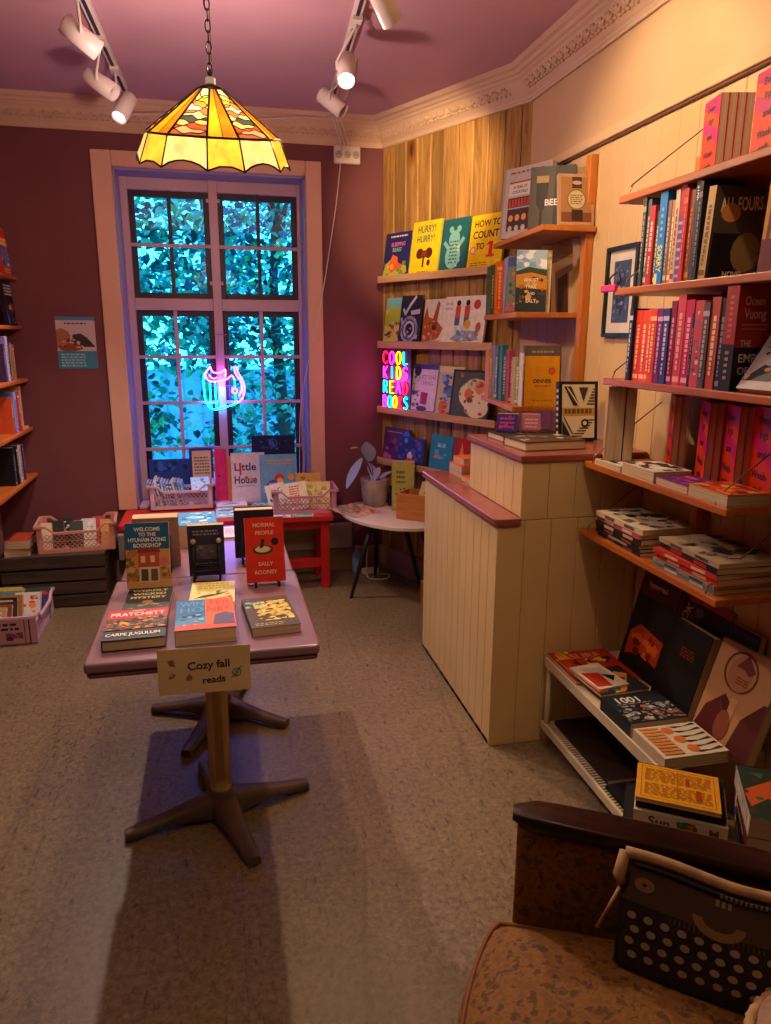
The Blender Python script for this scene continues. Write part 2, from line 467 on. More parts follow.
# reveal lining of the window niche
revm = wallmat('reveal_paint', '#8e7fa6', '#978ab0', rough=.5)
mb = MB()
mb.box(WX0, WX0+.012, YW, 4.9, WZ0, WZ1, revm).box(WX1-.012, WX1, YW, 4.9, WZ0, WZ1, revm).box(WX0, WX1, YW, 4.9, WZ1-.012, WZ1, revm).box(WX0, WX1, YW, 4.9, WZ0, WZ0+.012, framep)
struct(mb.build('trim_1'))
# architrave round the window
mb = MB()
mb.box(-.64, WX0, 4.679, YW, .48, 2.553, tanp).box(WX1, .66, 4.679, YW, .48, 2.553, tanp).box(WX0, WX1, 4.679, YW, WZ1, 2.553, tanp)
struct(mb.build('trim_2', bevel=.006))
# corner wall clad in pine boards
FW = T(1.04, 4.704, 0) @ RZ(-65)
pine = wood('knotty_pine_boards', '#7c5426', '#cfa25c', 'Z', .5, 1.3, 1.0, .112, .24)
LW = 1.185
mb = MB(); mb.box(-.12, LW+.05, .021, .07, 0, ZC, wood('pine_shadow', '#2a180c', '#3a2414', 'Z'))
x = 0
while x < LW:
    x1 = min(x+.112, LW); a = .0034
    pts = [(x+a, .021), (x+a, .004), (x+a+.004, 0), (x1-a-.004, 0), (x1-a, .004), (x1-a, .021)]
    mb.prism(pts, .16, 2.75, pine); x = x1
struct(mb.build('wall_corner', M=FW))
# right wall: painted tongue-and-groove up to the picture rail, plain above
mb = MB(); mb.box(XR+.004, XR+.12, YB, 3.635, 0, ZC, creamu)
y = 3.63
while y > YB:
    y1 = max(y-.105, YB); mb.box(XR-.008, XR+.006, y1+.0018, y, 0, 2.285, creamw); y = y1
struct(mb.build('wall_right', bevel=.002, seg=1))
struct(MB().box(XR-.022, XR+.005, YB, 3.6, 2.285, 2.294, paint('#6b4a30')).box(XR-.03, XR+.005, YB, 3.6, 2.294, 2.335, creamu).build('trim_3', bevel=.004))
# skirting
skirt = wallmat('skirting_paint', '#8a6a52', '#94745a', rough=.5)
struct(MB().box(XL, 1.03, 4.684, YW, 0, .155, skirt).build('baseboard_far', bevel=.005))
struct(MB().box(0, LW, -.02, .018, 0, .16, wallmat('skirting_mauve', '#9b8474', '#a58d7c')).build('baseboard_corner', M=FW, bevel=.004))
struct(MB().box(XL, XL+.02, YB, 4.68, 0, .155, skirt).build('baseboard_left', bevel=.005))
struct(MB().box(XL, XL+.03, 4.655, 4.70, .155, 2.65, wallmat('pipe_paint', '#a08d80', '#ab9889')).build('trim_4', bevel=.006))

# cornice with leaf relief
path = [Vector(p) for p in ((XL, YB), (XL, YW), (1.04, YW), (1.54, 3.632), (XR, YB))]
prof = [(0,2.648),(.010,2.648),(.014,2.656),(.012,2.664),(.016,2.672),(.026,2.68),(.040,2.695),(.056,2.715),(.070,2.737),(.082,2.744),(.084,2.754),(.096,2.758),(.104,2.770),(.122,2.775),(.128,2.796)]
def inward(a, b): d = (b-a).normalized(); return Vector((d.y, -d.x))
def miter(i):
    if i == 0: return inward(path[0], path[1])
    if i == len(path)-1: return inward(path[-2], path[-1])
    n1, n2 = inward(path[i-1], path[i]), inward(path[i], path[i+1])
    return (n1+n2)/(1+n1.dot(n2))
mb = MB()
mb.sheet([[(*(p+miter(i)*d), z) for d, z in prof] for i, p in enumerate(path)], corn, False)
oc = struct(mb.build('trim_5'))
mb = MB(); rr = random.Random(4)
def blob(mb, M, sx_, sy_, sz_, mat, n=7):
    prof_ = [(math.sin(PI*k/5), -math.cos(PI*k/5)) for k in range(6)]
    mb.lathe(prof_, mat, n, M @ Matrix.Diagonal((sx_, sy_, sz_, 1)))
for i in (1, 2, 3):
    a, b = path[i], path[i+1]; d = (b-a).normalized(); nn = inward(a, b); L = (b-a).length
    if i == 1: a = a+d*.1
    s = .06
    if i == 3: L = 1.9
    while s < L-.09:
        ang = math.atan2(d.y, d.x)
        base = Matrix.Translation((*(a+d*s+nn*.047), 2.704)) @ Matrix.Rotation(ang, 4, 'Z') @ RX(42)
        for k in range(4):
            an = -60+40*k
            blob(mb, base @ RY(an) @ T(0, -.003, .015), .007, .009, .016, corn, 6)
        blob(mb, base @ T(.026, -.003, -.008), .011, .010, .008, corn, 6)
        blob(mb, base @ T(.0, -.004, -.010), .008, .010, .008, corn, 6)
        s += .058
rl = mb.build('relief', oc); rl.matrix_parent_inverse = oc.matrix_world.inverted()

# ------------------------------------------------------------------ window: four casements
wn = struct(root('window_1', (0, 0, 0)))
dk = paint('#34202a', .5)
fy0, fy1 = 4.895, 4.95
mb = MB()
mb.box(WX0+.012, -.476, fy0, fy1, WZ0+.012, WZ1-.012, framep).box(.532, WX1-.012, fy0, fy1, WZ0+.012, WZ1-.012, framep)
mb.box(-.006, .047, fy0-.015, fy1, WZ0+.012, WZ1-.012, framep)
for z0, z1 in ((2.39, WZ1-.012), (1.695, 1.767), (WZ0+.012, .535)):
    mb.box(-.476, -.006, fy0, fy1, z0, z1, framep).box(.047, .532, fy0, fy1, z0, z1, framep)
mb.build('window_frame', wn, bevel=.004)
for (x0, x1) in ((-.476, -.006), (.047, .532)):
    for (z0, z1, rows) in ((1.767, 2.39, (2.078,)), (.535, 1.695, (1.41, 1.122, .825))):
        q = .034
        s = MB()
        s.box(x0, x0+q, 4.925, 4.965, z0, z1, dk).box(x1-q, x1, 4.925, 4.965, z0, z1, dk).box(x0+q, x1-q, 4.925, 4.965, z0, z0+q, dk).box(x0+q, x1-q, 4.925, 4.965, z1-q, z1, dk)
        so = s.build('sash', wn, bevel=.003)
        xm = (x0+x1)/2; mu = MB(); mm = framep if rows[0] < 2 else dk
        mu.box(xm-.011, xm+.011, 4.905, 4.925, z0, z1, mm)
        for zr in rows: mu.box(x0, x1, 4.9, 4.922, zr-.010, zr+.010, framep)
        mu.build('muntin', wn, bevel=.002)
        MB().box(x0+q, x1-q, 4.944, 4.948, z0+q, z1-q, glass_mat()).build('pane', so)
mb = MB()
for z in (2.33, 1.85):
    for x in (-.012, .053): mb.box(x-.008, x+.008, 4.872, 4.895, z, z+.02, paint('#b8a8a8', .4))
mb.build('latch', wn, bevel=.002)

# ------------------------------------------------------------------ outside
struct(MB().box(-9, 9, 5.05, 16, -.9, -.7, paint('#4f7d5a', .9, var=.2)).build('ground_outside'))
gw = MB(); gw.box(-6, 6, 9.0, 9.3, -.7, 1.15, paint('#7f9fb8', .8, var=.1))
for i in range(60): gw.box(-6+i*.2, -6+i*.2+.012, 8.99, 9.0, -.7, 1.15, paint('#5f88a0', .8))
gw.box(-6.05, 6.05, 8.95, 9.35, 1.15, 1.2, paint('#dff0f8', .6)); struct(gw.build('wall_outside'))
def tree(name, x, y, z0, H, R, n, seed, label, cols, lo=0.25, leaf=.075, dens=None):
    rd = random.Random(seed); r = root(name, (x, y, z0)); tag(r, label, 'tree', 'trees outside the window')
    tr = MB(); bark = paint('#4a4038', .9, var=.15, bump=.3)
    tr.tube([(0,0,0),(.03,.02,H*.3),(-.04,0,H*.6),(0,.05,H*.9)], [.07,.06,.04,.015], bark)
    ends = []
    for i in range(14):
        a = rd.uniform(0, 6.28); zz = H*rd.uniform(lo, .85); L = R*rd.uniform(.6, 1.0)
        p0 = Vector((0, 0, zz)); p1 = Vector((math.cos(a)*L*.5, math.sin(a)*L*.5, zz+.12*H)); p2 = Vector((math.cos(a)*L, math.sin(a)*L, zz+.1*H+rd.uniform(-.2, .2)))
        tr.tube([p0, p1, p2], [.025, .015, .005], bark, 5); ends += [p0.lerp(p2, q/6)+Vector((0,0,.05*H)) for q in range(2, 8)]
    tr.build('trunk', r)
    fo = MB(); ms = [leafmat(c) for c in cols]
    if dens: x0_, x1_, z0_, z1_, nn_ = dens; ends = None; n = nn_
    for i in range(n):
        if dens: p = Vector((rd.uniform(x0_, x1_), rd.gauss(0, .22), rd.uniform(z0_, z1_)-z0)); p.x -= x
        else: e = rd.choice(ends); p = e + Vector((rd.gauss(0, .16), rd.gauss(0, .16), rd.gauss(0, .2)))
        if p.z < .02: continue
        s = leaf*rd.uniform(.6, 1.3)
        M = Matrix.Translation(p) @ Euler((rd.uniform(-1.1, 1.1), rd.uniform(-.8, .8), rd.uniform(0, 6.28))).to_matrix().to_4x4()
        vs = [(0,0,0),(s*.35,s*.3,.1*s),(s*.42,s*.7,.08*s),(0,s*1.35,-.15*s),(-s*.42,s*.7,.08*s),(-s*.35,s*.3,.1*s)]
        fo.add(vs, [(0,1,2,3),(0,3,4,5)], rd.choice(ms), False, M)
    if seed == 1:
        for i in range(240):
            p = Vector((.42+rd.gauss(0, .17), rd.gauss(0, .1), 1.55+rd.gauss(0, .22))); s = leaf*rd.uniform(.7, 1.3)
            M = Matrix.Translation(p) @ Euler((rd.uniform(-1.1, 1.1), rd.uniform(-.8, .8), rd.uniform(0, 6.28))).to_matrix().to_4x4()
            fo.add([(0,0,0),(s*.35,s*.3,.1*s),(s*.42,s*.7,.08*s),(0,s*1.35,-.15*s),(-s*.42,s*.7,.08*s),(-s*.35,s*.3,.1*s)], [(0,1,2,3),(0,3,4,5)], rd.choice(ms), False, M)
    fo.build('foliage', r)
G1 = ['#3fb08a', '#1f6f5a', '#6fd0a8', '#1a5a58', '#88d8b8', '#58c070', '#2a8a70', '#123f40']
G2 = ['#2b8f86', '#1d6f70', '#49b8a6', '#195a5e', '#8fe0c8']
tree('leafy_tree', -.95, 6.55, -.7, 4.4, .4, 2600, 1, 'leafy tree with broad green leaves seen through the upper left panes', G1, .5, .07, (-1.15, -.15, 1.25, 3.3, 2600))
tree('leafy_tree', .55, 6.7, -.7, 4.2, .4, 3000, 2, 'bushy green tree seen through the right hand panes', G1, .22, .07, (-.15, 1.05, .35, 3.3, 3600))
tree('leafy_tree', 2.6, 10.8, -.7, 4.6, 1.2, 2400, 3, 'bluish green tree behind the bushy one, glimpsed at the far right panes', G2, .2)
tree('leafy_tree', -.1, 10.8, -.7, 4.7, 1.2, 2600, 5, 'bluish green tree farther back between the two nearer trees', G2, .35)
tree('leafy_tree', -2.9, 10.8, -.7, 4.6, 1.1, 1500, 6, 'thin distant tree at the far left of the window view', G2, .45)

# ------------------------------------------------------------------ neon signs
def smooth(pts, n=6):
    P = [Vector(p) for p in pts]; out = []
    for i in range(len(P)-1):
        p0, p1, p2, p3 = P[max(0, i-1)], P[i], P[i+1], P[min(len(P)-1, i+2)]
        for k in range(n):
            t = k/n; out.append(.5*((2*p1)+(p2-p0)*t+(2*p0-5*p1+4*p2-p3)*t*t+(3*p1-p0-3*p2+p3)*t**3))
    out.append(P[-1]); return out
r = root('neon_sign', (.02, 4.85, 1.08)); tag(r, 'glowing neon sign of a cat peeking out of an open book, hanging in the window', 'sign')
def cp(cx, cy): return (-.11+(180+cx/8.57-203)*.0059, 0, .251-(340+cy/8.57-370)*.0064)
cy_ = emit('#12dcff', 9.0); pk = emit('#ff4fd0', 9.0)
mb = MB()
mb.tube(smooth([cp(*q) for q in ((212,280),(200,320),(199,470),(215,530),(245,575),(300,592),(390,572),(485,545))]), .0042, cy_)
mb.tube([cp(485,545), cp(482,470)], .0042, cy_).tube([cp(480,400), cp(481,345)], .0042, cy_)
mb.tube(smooth([cp(*q) for q in ((303,590),(300,470),(300,362))]), .0042, cy_).tube([cp(252,372), cp(255,540)], .0042, cy_)
mb.build('book_tube', r)
mb = MB()
mb.tube(smooth([cp(*q) for q in ((212,290),(225,330),(262,352),(320,352),(400,338),(455,308),(478,340))]), .0046, pk)
mb.tube(smooth([cp(*q) for q in ((215,285),(235,262),(262,240),(275,262),(295,280),(350,282),(375,268),(396,255),(400,290),(395,320))]), .0046, pk)
mb.tube(smooth([cp(*q) for q in ((250,300),(268,322),(300,330),(318,318))]), .0036, pk)
mb.tube(smooth([cp(*q) for q in ((512,478),(540,440),(545,400),(530,345),(495,295),(482,258),(488,232),(503,240),(510,275),(545,335),(566,400),(562,455),(535,510),(500,535))]), .0042, pk)
mb.build('cat_tube', r)
mb = MB(); mb.tube([(cp(475,435)[0]+.016*math.cos(k*.35), 0, cp(475,435)[2]+.016*math.sin(k*.35)) for k in range(18)], .0038, emit('#ff5a7a', 6.0), closed=True); mb.build('paw_tube', r)
mb = MB(); wire = paint('#8a6fa8', .5)
mb.tube([(-.02,.012,.26),(-.005,.03,.47)], .0012, wire, 5).tube([(.05,.012,.26),(.035,.03,.47)], .0012, wire, 5).tube([(-.02,.03,.47),(.05,.03,.47)], .003, wire, 6)
mb.tube([(-.09,.008,.15),(.09,.008,.15)], .002, wire, 5).tube([(-.02,.008,.02),(-.02,.008,.26)], .002, wire, 5).tube([(.05,.008,.02),(.05,.008,.26)], .002, wire, 5)
mb.build('hanger', r)
L = {'C': [[(.9,.8),(.6,1),(.25,.9),(.1,.5),(.25,.1),(.6,0),(.9,.2)]], 'O': [[(.5,1),(.15,.8),(.1,.4),(.3,.02),(.65,.03),(.88,.4),(.8,.85),(.5,1)]],
     'L': [[(.2,1),(.2,.5),(.2,.02),(.5,0),(.85,.03)]], 'K': [[(.2,1),(.2,0)],[(.85,1),(.25,.5)],[(.25,.5),(.85,0)]], 'I': [[(.5,1),(.5,0)]],
     'D': [[(.2,1),(.2,0)],[(.2,1),(.6,.95),(.88,.6),(.85,.25),(.6,.03),(.2,0)]], 'S': [[(.85,.85),(.55,1),(.2,.85),(.25,.6),(.7,.45),(.85,.2),(.5,0),(.12,.12)]],
     'R': [[(.2,1),(.2,0)],[(.2,1),(.65,.97),(.82,.75),(.62,.52),(.25,.5)],[(.45,.5),(.85,0)]], 'E': [[(.85,1),(.2,1),(.2,0),(.85,0)],[(.2,.5),(.75,.5)]],
     'A': [[(.1,0),(.5,1),(.9,0)],[(.27,.38),(.75,.38)]], 'B': [[(.2,1),(.2,0)],[(.2,1),(.6,.97),(.75,.75),(.55,.53),(.2,.52)],[(.2,.52),(.7,.5),(.85,.25),(.6,.02),(.2,0)]]}
r = root('neon_word_sign', FW @ T(.09, -.07, 1.105)); tag(r, 'small multicoloured neon sign reading COOL KIDS READ BOOKS on the pine shelf', 'sign')
RD, MG, YL, CY = emit('#ff1236', 4.5), emit('#ff28d8', 4.5), emit('#ffc400', 4.5), emit('#10c8ff', 4.5)
rows = [('COOL', (RD, MG, YL, CY)), ('KIDS', (MG, CY, YL, MG)), ('READ', (CY, YL, MG, RD)), ('BOOKS', (MG, CY, YL, RD, CY))]
for i, (wd, cs) in enumerate(rows):
    cw = .262/len(wd)
    for j, ch in enumerate(wd):
        z0 = .275-.09*i; x0 = .012+cw*j + .003; mb = MB()
        for st in L[ch]:
            pts = [(x0+u*cw*.82, -.004, z0+v*.073) for u, v in st]
            mb.tube(smooth(pts, 4) if len(pts) > 3 and ch not in 'EA' else pts, .0042, cs[j], 6)
        mb.build('neon_letter', r)
mb = MB(); mb.box(0, .285, .003, .007, 0, .365, paint('#43202e', .25)); mb.box(.03, .25, .007, .03, -.003, .004, paint('#222222')); mb.build('backboard', r, bevel=.001)

# ------------------------------------------------------------------ stained glass pendant
LX, LY = .018, 2.3
r = root('pendant_lamp', (LX, LY, 2.0)); tag(r, 'stained glass pendant lamp with amber panels hanging on a chain', 'lamp')
zt, zb, zs = .212, .098, .024; rt_, rb_, rs_ = .036, .188, .220; TL = T(0,0,.21) @ RX(15) @ T(0,0,-.21)
edges = []; a = -90+8-13
for k in range(6): edges += [a, a+26]; a += 60
edges = [math.radians(e) for e in edges]
def pt(an, rr_, z): return (rr_*math.cos(an), rr_*math.sin(an), z)
amber = stained('#e07c0c', .42); amb2 = stained('#f0a418', .5); creamg = stained('#e8cf8c', .34); yelg = stained('#efbc40', .36)
bands = [stained('#fff0b8', .8), stained('#ffe27a', .8), stained('#ffd23a', .8), stained('#f0a050', .6), stained('#fff0c0', .75), stained('#d07a42', .45), stained('#ffd890', .65), stained('#41505c', .12), stained('#f7c46a', .6), stained('#b5552a', .35), stained('#e3a070', .5), stained('#a85a34', .3)]
sh = MB(); ld = MB(); lead = paint('#2a2018', .4, metal=.6)
for k in range(12):
    a0, a1 = edges[k], edges[(k+1) % 12]
    if a1 < a0: a1 += 2*PI
    p = [Vector(pt(a0, rt_, zt)), Vector(pt(a1, rt_, zt)), Vector(pt(a1, rb_, zb)), Vector(pt(a0, rb_, zb))]
    if k % 2 == 0:
        m1 = (p[0]+p[1])/2; m2 = (p[2]+p[3])/2
        sh.add([p[0], m1, m2, p[3]], [(0,1,2,3)], amb2).add([m1, p[1], p[2], m2], [(0,1,2,3)], amber)
        ld.tube([m1, m2], .0012, lead, 5)
    else:
        nb = len(bands); cols_ = 12; rdm = random.Random(k)
        ph = rdm.uniform(0, 6)
        def bp(i, u):
            t = i/nb
            if 0 < i < nb: t += .034*math.sin(u*6+ph+i*1.9)+.020*math.sin(u*13+i*2.6)
            t = .06+t*.94 if i > 0 else 0
            if i == nb: t = 1+.035*math.sin(u*PI)*(1 if k % 4 == 1 else .6)
            return p[0].lerp(p[1], u).lerp(p[3].lerp(p[2], u), t)
        for i in range(nb):
            row = [[bp(i, u/cols_) for u in range(cols_+1)], [bp(i+1, u/cols_) for u in range(cols_+1)]]
            sh.sheet(row, bands[(i+k//2*0) % nb], False)
            if i: ld.tube(row[0], .0017, lead, 4)
        # skirt follows
    ld.tube([p[0], p[3]], .0032, lead, 6)
    # skirt panels, scalloped at the foot
    nseg = 6 if k % 2 else 3; mat = creamg if k % 2 else yelg
    top = [p[3].lerp(p[2], u/nseg) for u in range(nseg+1)]; bot = []
    for u in range(nseg+1):
        an = a0+(a1-a0)*u/nseg; dz = -.017*math.sin(PI*u/nseg)*(1 if k % 2 else .5)
        sc_ = 1/max(.9, math.cos(abs(an-(a0+a1)/2)-0)) if False else 1
        b_ = Vector(pt(a0, rs_, 0)).lerp(Vector(pt(a1, rs_, 0)), u/nseg); b_.z = zs - dz*1.0 + (-.004 if u in (0, nseg) else 0)
        bot.append(b_)
    sh.sheet([top, bot], mat, False)
    ld.tube(top, .0034, lead, 6); ld.tube(bot, .0026, lead, 5); ld.tube([top[0], bot[0]], .0026, lead, 5)
sh.build('shade', r, M=TL); ld.build('lead_came', r, M=TL)
mb = MB(); mb.lathe([(0,.226),(.010,.226),(.018,.220),(.034,.213),(.034,.210),(0,.210)], lead, 16)
mb.tube([(.0,.0,.22),(.0,.0,.262)], .004, lead); mb.build('cap', r)
mb = MB()
for i in range(21):
    z = .262+.0265*i; M = T(0,0,z) @ RZ(90*(i % 2))
    pts = [(.007*math.cos(a_), 0, .0165*math.sin(a_)) for a_ in [2*PI*k/12 for k in range(12)]]
    mb.tube(pts, .0020, lead, 6, closed=True, M=M)
mb.tube([(.006,.006,.28+.0265*k+.0) for k in range(20)], .0018, paint('#8a7a50'), 5)
mb.lathe([(0,.796),(.05,.796),(.045,.78),(.012,.765),(0,.765)], lead, 16); mb.build('chain', r)
mb = MB(); blob(mb, T(0,0,.1), .03, .03, .04, emit('#ffd28a', 10), 16); mb.tube([(0,0,.13),(0,0,.24)], .014, paint('#e8e0d0')); mb.build('bulb', r)

def light(name, kind, loc, power, col, size=.03, target=None, spot=60, blend=.6):
    ld_ = bpy.data.lights.new(name, kind); ld_.energy = power; ld_.color = lin(col)[:3]
    if kind == 'AREA': ld_.size = size
    else: ld_.shadow_soft_size = size
    if kind == 'SPOT': ld_.spot_size = R_(spot); ld_.spot_blend = blend
    o = bpy.data.objects.new(name, ld_); C.objects.link(o); o.location = loc
    if target: o.rotation_euler = (Vector(target)-Vector(loc)).to_track_quat('-Z', 'Y').to_euler()
    return o
light('neon_sign_light', 'POINT', (.02, 4.815, 1.2), NEON, '#3858ff', .05)
light('word_sign_light', 'POINT', FW @ Vector((.22, -.12, 1.28)), NEON*.35, '#ff40c8', .05)
light('pendant_bulb_light', 'POINT', (LX, LY, 2.06), BULB, '#ffc884', .035)
# ------------------------------------------------------------------ track lighting
whit = paint('#d8cfc4', .4, var=.02); slot = paint('#2c2636', .5)
def track(x0, y0, x1, y1, label):
    r = root('ceiling_track', (x0, y0, ZC-.03)); tag(r, label, 'track light', 'ceiling tracks')
    d = Vector((x1-x0, y1-y0, 0)); L = d.length; A = RZ(math.degrees(math.atan2(d.y, d.x)))
    MB().box(0, L, -.018, .018, 0, .028, whit, A).build('rail', r, bevel=.003)
    MB().box(.03, L-.03, -.007, .007, -.003, .002, slot, A).build('slot', r)
    return r
def spot(loc, aim, label, lit=0, stem=None, name='spotlight', col='#fff2dc', power=0, sp=70, target=None, col2='#ffd6a4'):
    """can whose mouth centre is at loc + aim*.07"""
    aim = Vector(aim).normalized(); q = aim.to_track_quat('Z', 'Y').to_matrix().to_4x4()
    r = root(name, T(*loc)); tag(r, label, 'spotlight', 'ceiling spotlights')
    mb = MB(); mb.lathe([(0,-.07),(.034,-.07),(.037,-.066),(.037,.07),(.033,.07),(.033,.02)], whit, 24, q); mb.build('can', r)
    inner = emit(col, lit) if lit else paint('#3a3030', .5)
    MB().lathe([(0,.035),(.0325,.035)], inner, 24, q).build('lens', r)
    st = Vector(stem)-Vector(loc) if stem else Vector((0,0,.1))
    mb = MB(); side = (aim.cross(Vector((0,0,1)))).normalized()*.04
    mb.tube([side, side+Vector((0,0,.03)), st-Vector((0,0,.02)), st], .0055, whit, 8); mb.box(st.x-.02, st.x+.02, st.y-.045, st.y+.045, st.z-.012, st.z+.004, whit); mb.build('stem', r)
    if power:
        p = Vector(loc)+aim*.075
        o = light(name+'_light', 'SPOT', p, power, col2, .025, target or (p+aim), sp, .7)
    return r
track(-.44, 2.75, -.40, 4.38, 'white ceiling track with dark slots, upper left of the ceiling, left of the pendant')
spot((-.435, 3.22, 2.62), (.75, .1, -.55), 'large unlit white spotlight, nearest can on the left ceiling track', stem=(-.432, 3.16, 2.762))
spot((-.435, 3.72, 2.61), (.7, -.25, -.5), 'unlit white spotlight in the middle of the left track, its dark mouth showing', stem=(-.420, 3.66, 2.762))
spot((-.375, 4.02, 2.60), (-.38, -.5, -.8), 'lit white spotlight at the window end of the left track', 14, stem=(-.405, 4.03, 2.762), power=L_SPOT, sp=115, target=(-.75, 3.1, .4), col='#f4f0ff', col2='#ffe6da')
spot((-.62, 2.72, 2.66), (-.3, .7, -.5), 'white spotlight cut by the upper left edge of the picture', stem=(-.45, 2.80, 2.762))
track(.545, 2.3, .665, 4.25, 'dark slotted white ceiling track to the right of the pendant')
spot((.575, 3.30, 2.61), (-.12, -.62, -.78), 'brightly lit spotlight on the right track, facing the room', 60, stem=(.60, 3.22, 2.762), power=S_SPOT, sp=110, target=(.1, .6, 0), col='#fff6e0')
spot((.60, 2.72, 2.64), (.55, .45, -.6), 'tan white spotlight on the right track aimed at the pine wall', 6, stem=(.575, 2.72, 2.762), power=P_SPOT, sp=40, target=(1.22, 4.30, 2.33), col2='#ffd59a')
spot((.60, 3.85, 2.64), (.7, -.35, -.6), 'small shaded spotlight at the window end of the right track', stem=(.643, 3.9, 2.762))
# unseen fixtures added to brighten the shelves, upper wall and near table
track(.75, -1.6, .75, 1.4, 'white ceiling track added behind the viewer for the fill spotlights')
spot((.75, 1.15, 2.64), (.7, .5, -.35), 'added fill spotlight behind the viewer, brightening the upper bookshelves', 6, stem=(.75, 1.15, 2.762), power=R_SPOT, sp=75, target=(1.54, 2.35, 2.05))
spot((.56, 2.28, 2.64), (.8, .3, -.45), 'added fill spotlight just out of view, brightening the upper cream wall', 6, stem=(.56, 2.33, 2.762), power=W_SPOT, sp=84, target=(1.54, 2.45, 2.12), col2='#ffd8a8')  # extra out-of-view lamp, added to lift the cream wall
spot((.75, .55, 2.64), (.25, .8, -.6), 'added fill spotlight behind the viewer, brightening the near table', 6, stem=(.75, .55, 2.762), power=C_SPOT, sp=64, target=(.2, 2.3, .7))
light('shop_fill_light', 'AREA', (.0, 1.5, 2.74), AMB, '#ffdcc4', 2.0, (0, 1.5, 0))  # soft fill added under the ceiling, no fixture belongs to it
light('room_fill_light', 'POINT', (.0, 3.0, 2.15), GLOW, '#ffd2c8', .05)  # bare fill point added to lighten ceiling and walls, no lamp hangs here

# cable along the cornice and extension socket
wc = paint('#cfc4bb', .5, var=0)
r = root('extension_socket', (.738, 4.672, 2.548)); tag(r, 'white triple socket strip high on the plum wall by the pine corner', 'socket')
mb = MB(); mb.box(0, .158, 0, .03, 0, .098, paint('#d9ccc0', .5)); mb.build('housing', r, bevel=.006)
for k in range(3):
    x = .027+.052*k; mb = MB(); mb.tube([(x,-.004,.05),(x,.002,.05)], .021, paint('#b8aca2', .5), 14)
    mb.tube([(x-.007,-.006,.05),(x-.007,.0,.05)], .0035, paint('#40383a'), 6).tube([(x+.007,-.006,.05),(x+.007,.0,.05)], .0035, paint('#40383a'), 6); mb.build('socket', r)
mb = MB()
for x in (.04, .06, .085): mb.tube(smooth([(x,-.01,.05),(x-.005,-.03,.1),(x-.04,-.10,.15),(x-.07,-.14,.21)]), .003, wc, 6)
mb.build('lead', r)
r = root('white_cable', (.775, 4.67, 2.55)); tag(r, 'thin white cable dropping from the socket strip across the window edge to the sill', 'cable')
mb = MB(); mb.tube(smooth([(0,0,0),(-.04,0,-.3),(-.13,0,-.8),(-.22,.03,-1.2),(-.26,.12,-1.5),(-.275,.13,-1.95)]), .0032, wc, 6); mb.build('cord', r)
mb = MB(); mb.tube(smooth([(-1.2,-.14,.15),(-.9,-.15,.165),(-.6,-.15,.16),(-.25,-.16,.19),(-.12,-.16,.20),(-.05,-.5,.215),(-.11,-1.0,.215)]), .0032, wc, 6)
tag(mb.build('ceiling_cable', M=T(.775, 4.67, 2.55)), 'thin cable running along the top of the cornice between the two tracks', 'cable')
mb = MB(); mb.box(0,.06,0,.035,0,.012,whit); tag(mb.build('cable_clip', M=T(XR-.07, 2.50, 2.66), bevel=.003), 'small pale bracket on the upper cream wall at the top of the picture', 'bracket')
light_g = None

# ------------------------------------------------------------------ far wall things
r = root('panel_heater', (-.66, 4.655, .16)); tag(r, 'long low pale heater panel on the plum wall under the window', 'heater')
MB().box(0, 1.49, 0, .04, 0, .17, wallmat('heater_grey', '#a39a8a', '#aea593', rough=.5)).build('panel', r, bevel=.008)
mb = MB()
for x in (.1, 1.39): mb.box(x-.015, x+.015, .03, .046, .02, .15, wc)
mb.build('bracket', r)
# poster
mb = MB(); mb.box(0, .216, 0, .0015, 0, .297, paint('#b9a7a6', .5))
art2d(mb, [('r',0,0,1,1,'#c3b3b4'),('r',.0,.93,1,1,'#4f7fa0'),('w',3,1,'#4a4a5c',.22,.84,.8,.9),('r',0,0,1,.34,'#3f7f98'),('w',5,5,'#8fc0cc',.08,.03,.7,.3),
    ('p',[(.0,.4),(.0,.74),(.14,.78),(.3,.72),(.38,.6),(.3,.5),(.1,.36)],'#a4694f'),('p',[(.36,.52),(.42,.66),(.62,.68),(.78,.6),(.98,.42),(.7,.42),(.5,.5)],'#3a3038'),
    ('p',[(.05,.36),(.3,.5),(.6,.46),(.66,.38),(.4,.33),(.2,.34)],'#8a4a34'),('s',3,14,['#c98f74','#5a3a34','#d7a78c'],.05,.4,.6,.62,.06)], .216, .297, lambda u, v, e: (u, -e, v))
tag(mb.build('poster', M=T(-.909, 4.7022, 1.350) @ RZ(-.3)), 'small blue grey poster of rocks by the sea on the plum wall', 'poster')

# ------------------------------------------------------------------ red bench table in front of window
red = paint('#c01f22', .4, var=.05); 
r = root('red_table', (-.60, 4.29, 0)); tag(r, 'low red painted table under the window, stacked with picture books and baskets', 'table')
MB().box(0, 1.25, 0, .39, .445, .48, red).build('tabletop', r, bevel=.006)
for x in (.02, 1.175):
    for y in (.05, .30): MB().box(x, x+.055, y, y+.055, 0, .445, red).build('leg', r, bevel=.004)
MB().box(.075, 1.175, .062, .092, .135, .195, red).build('stretcher', r, bevel=.003)
MB().box(.075, 1.175, .062, .085, .385, .445, red).build('apron', r, bevel=.003)

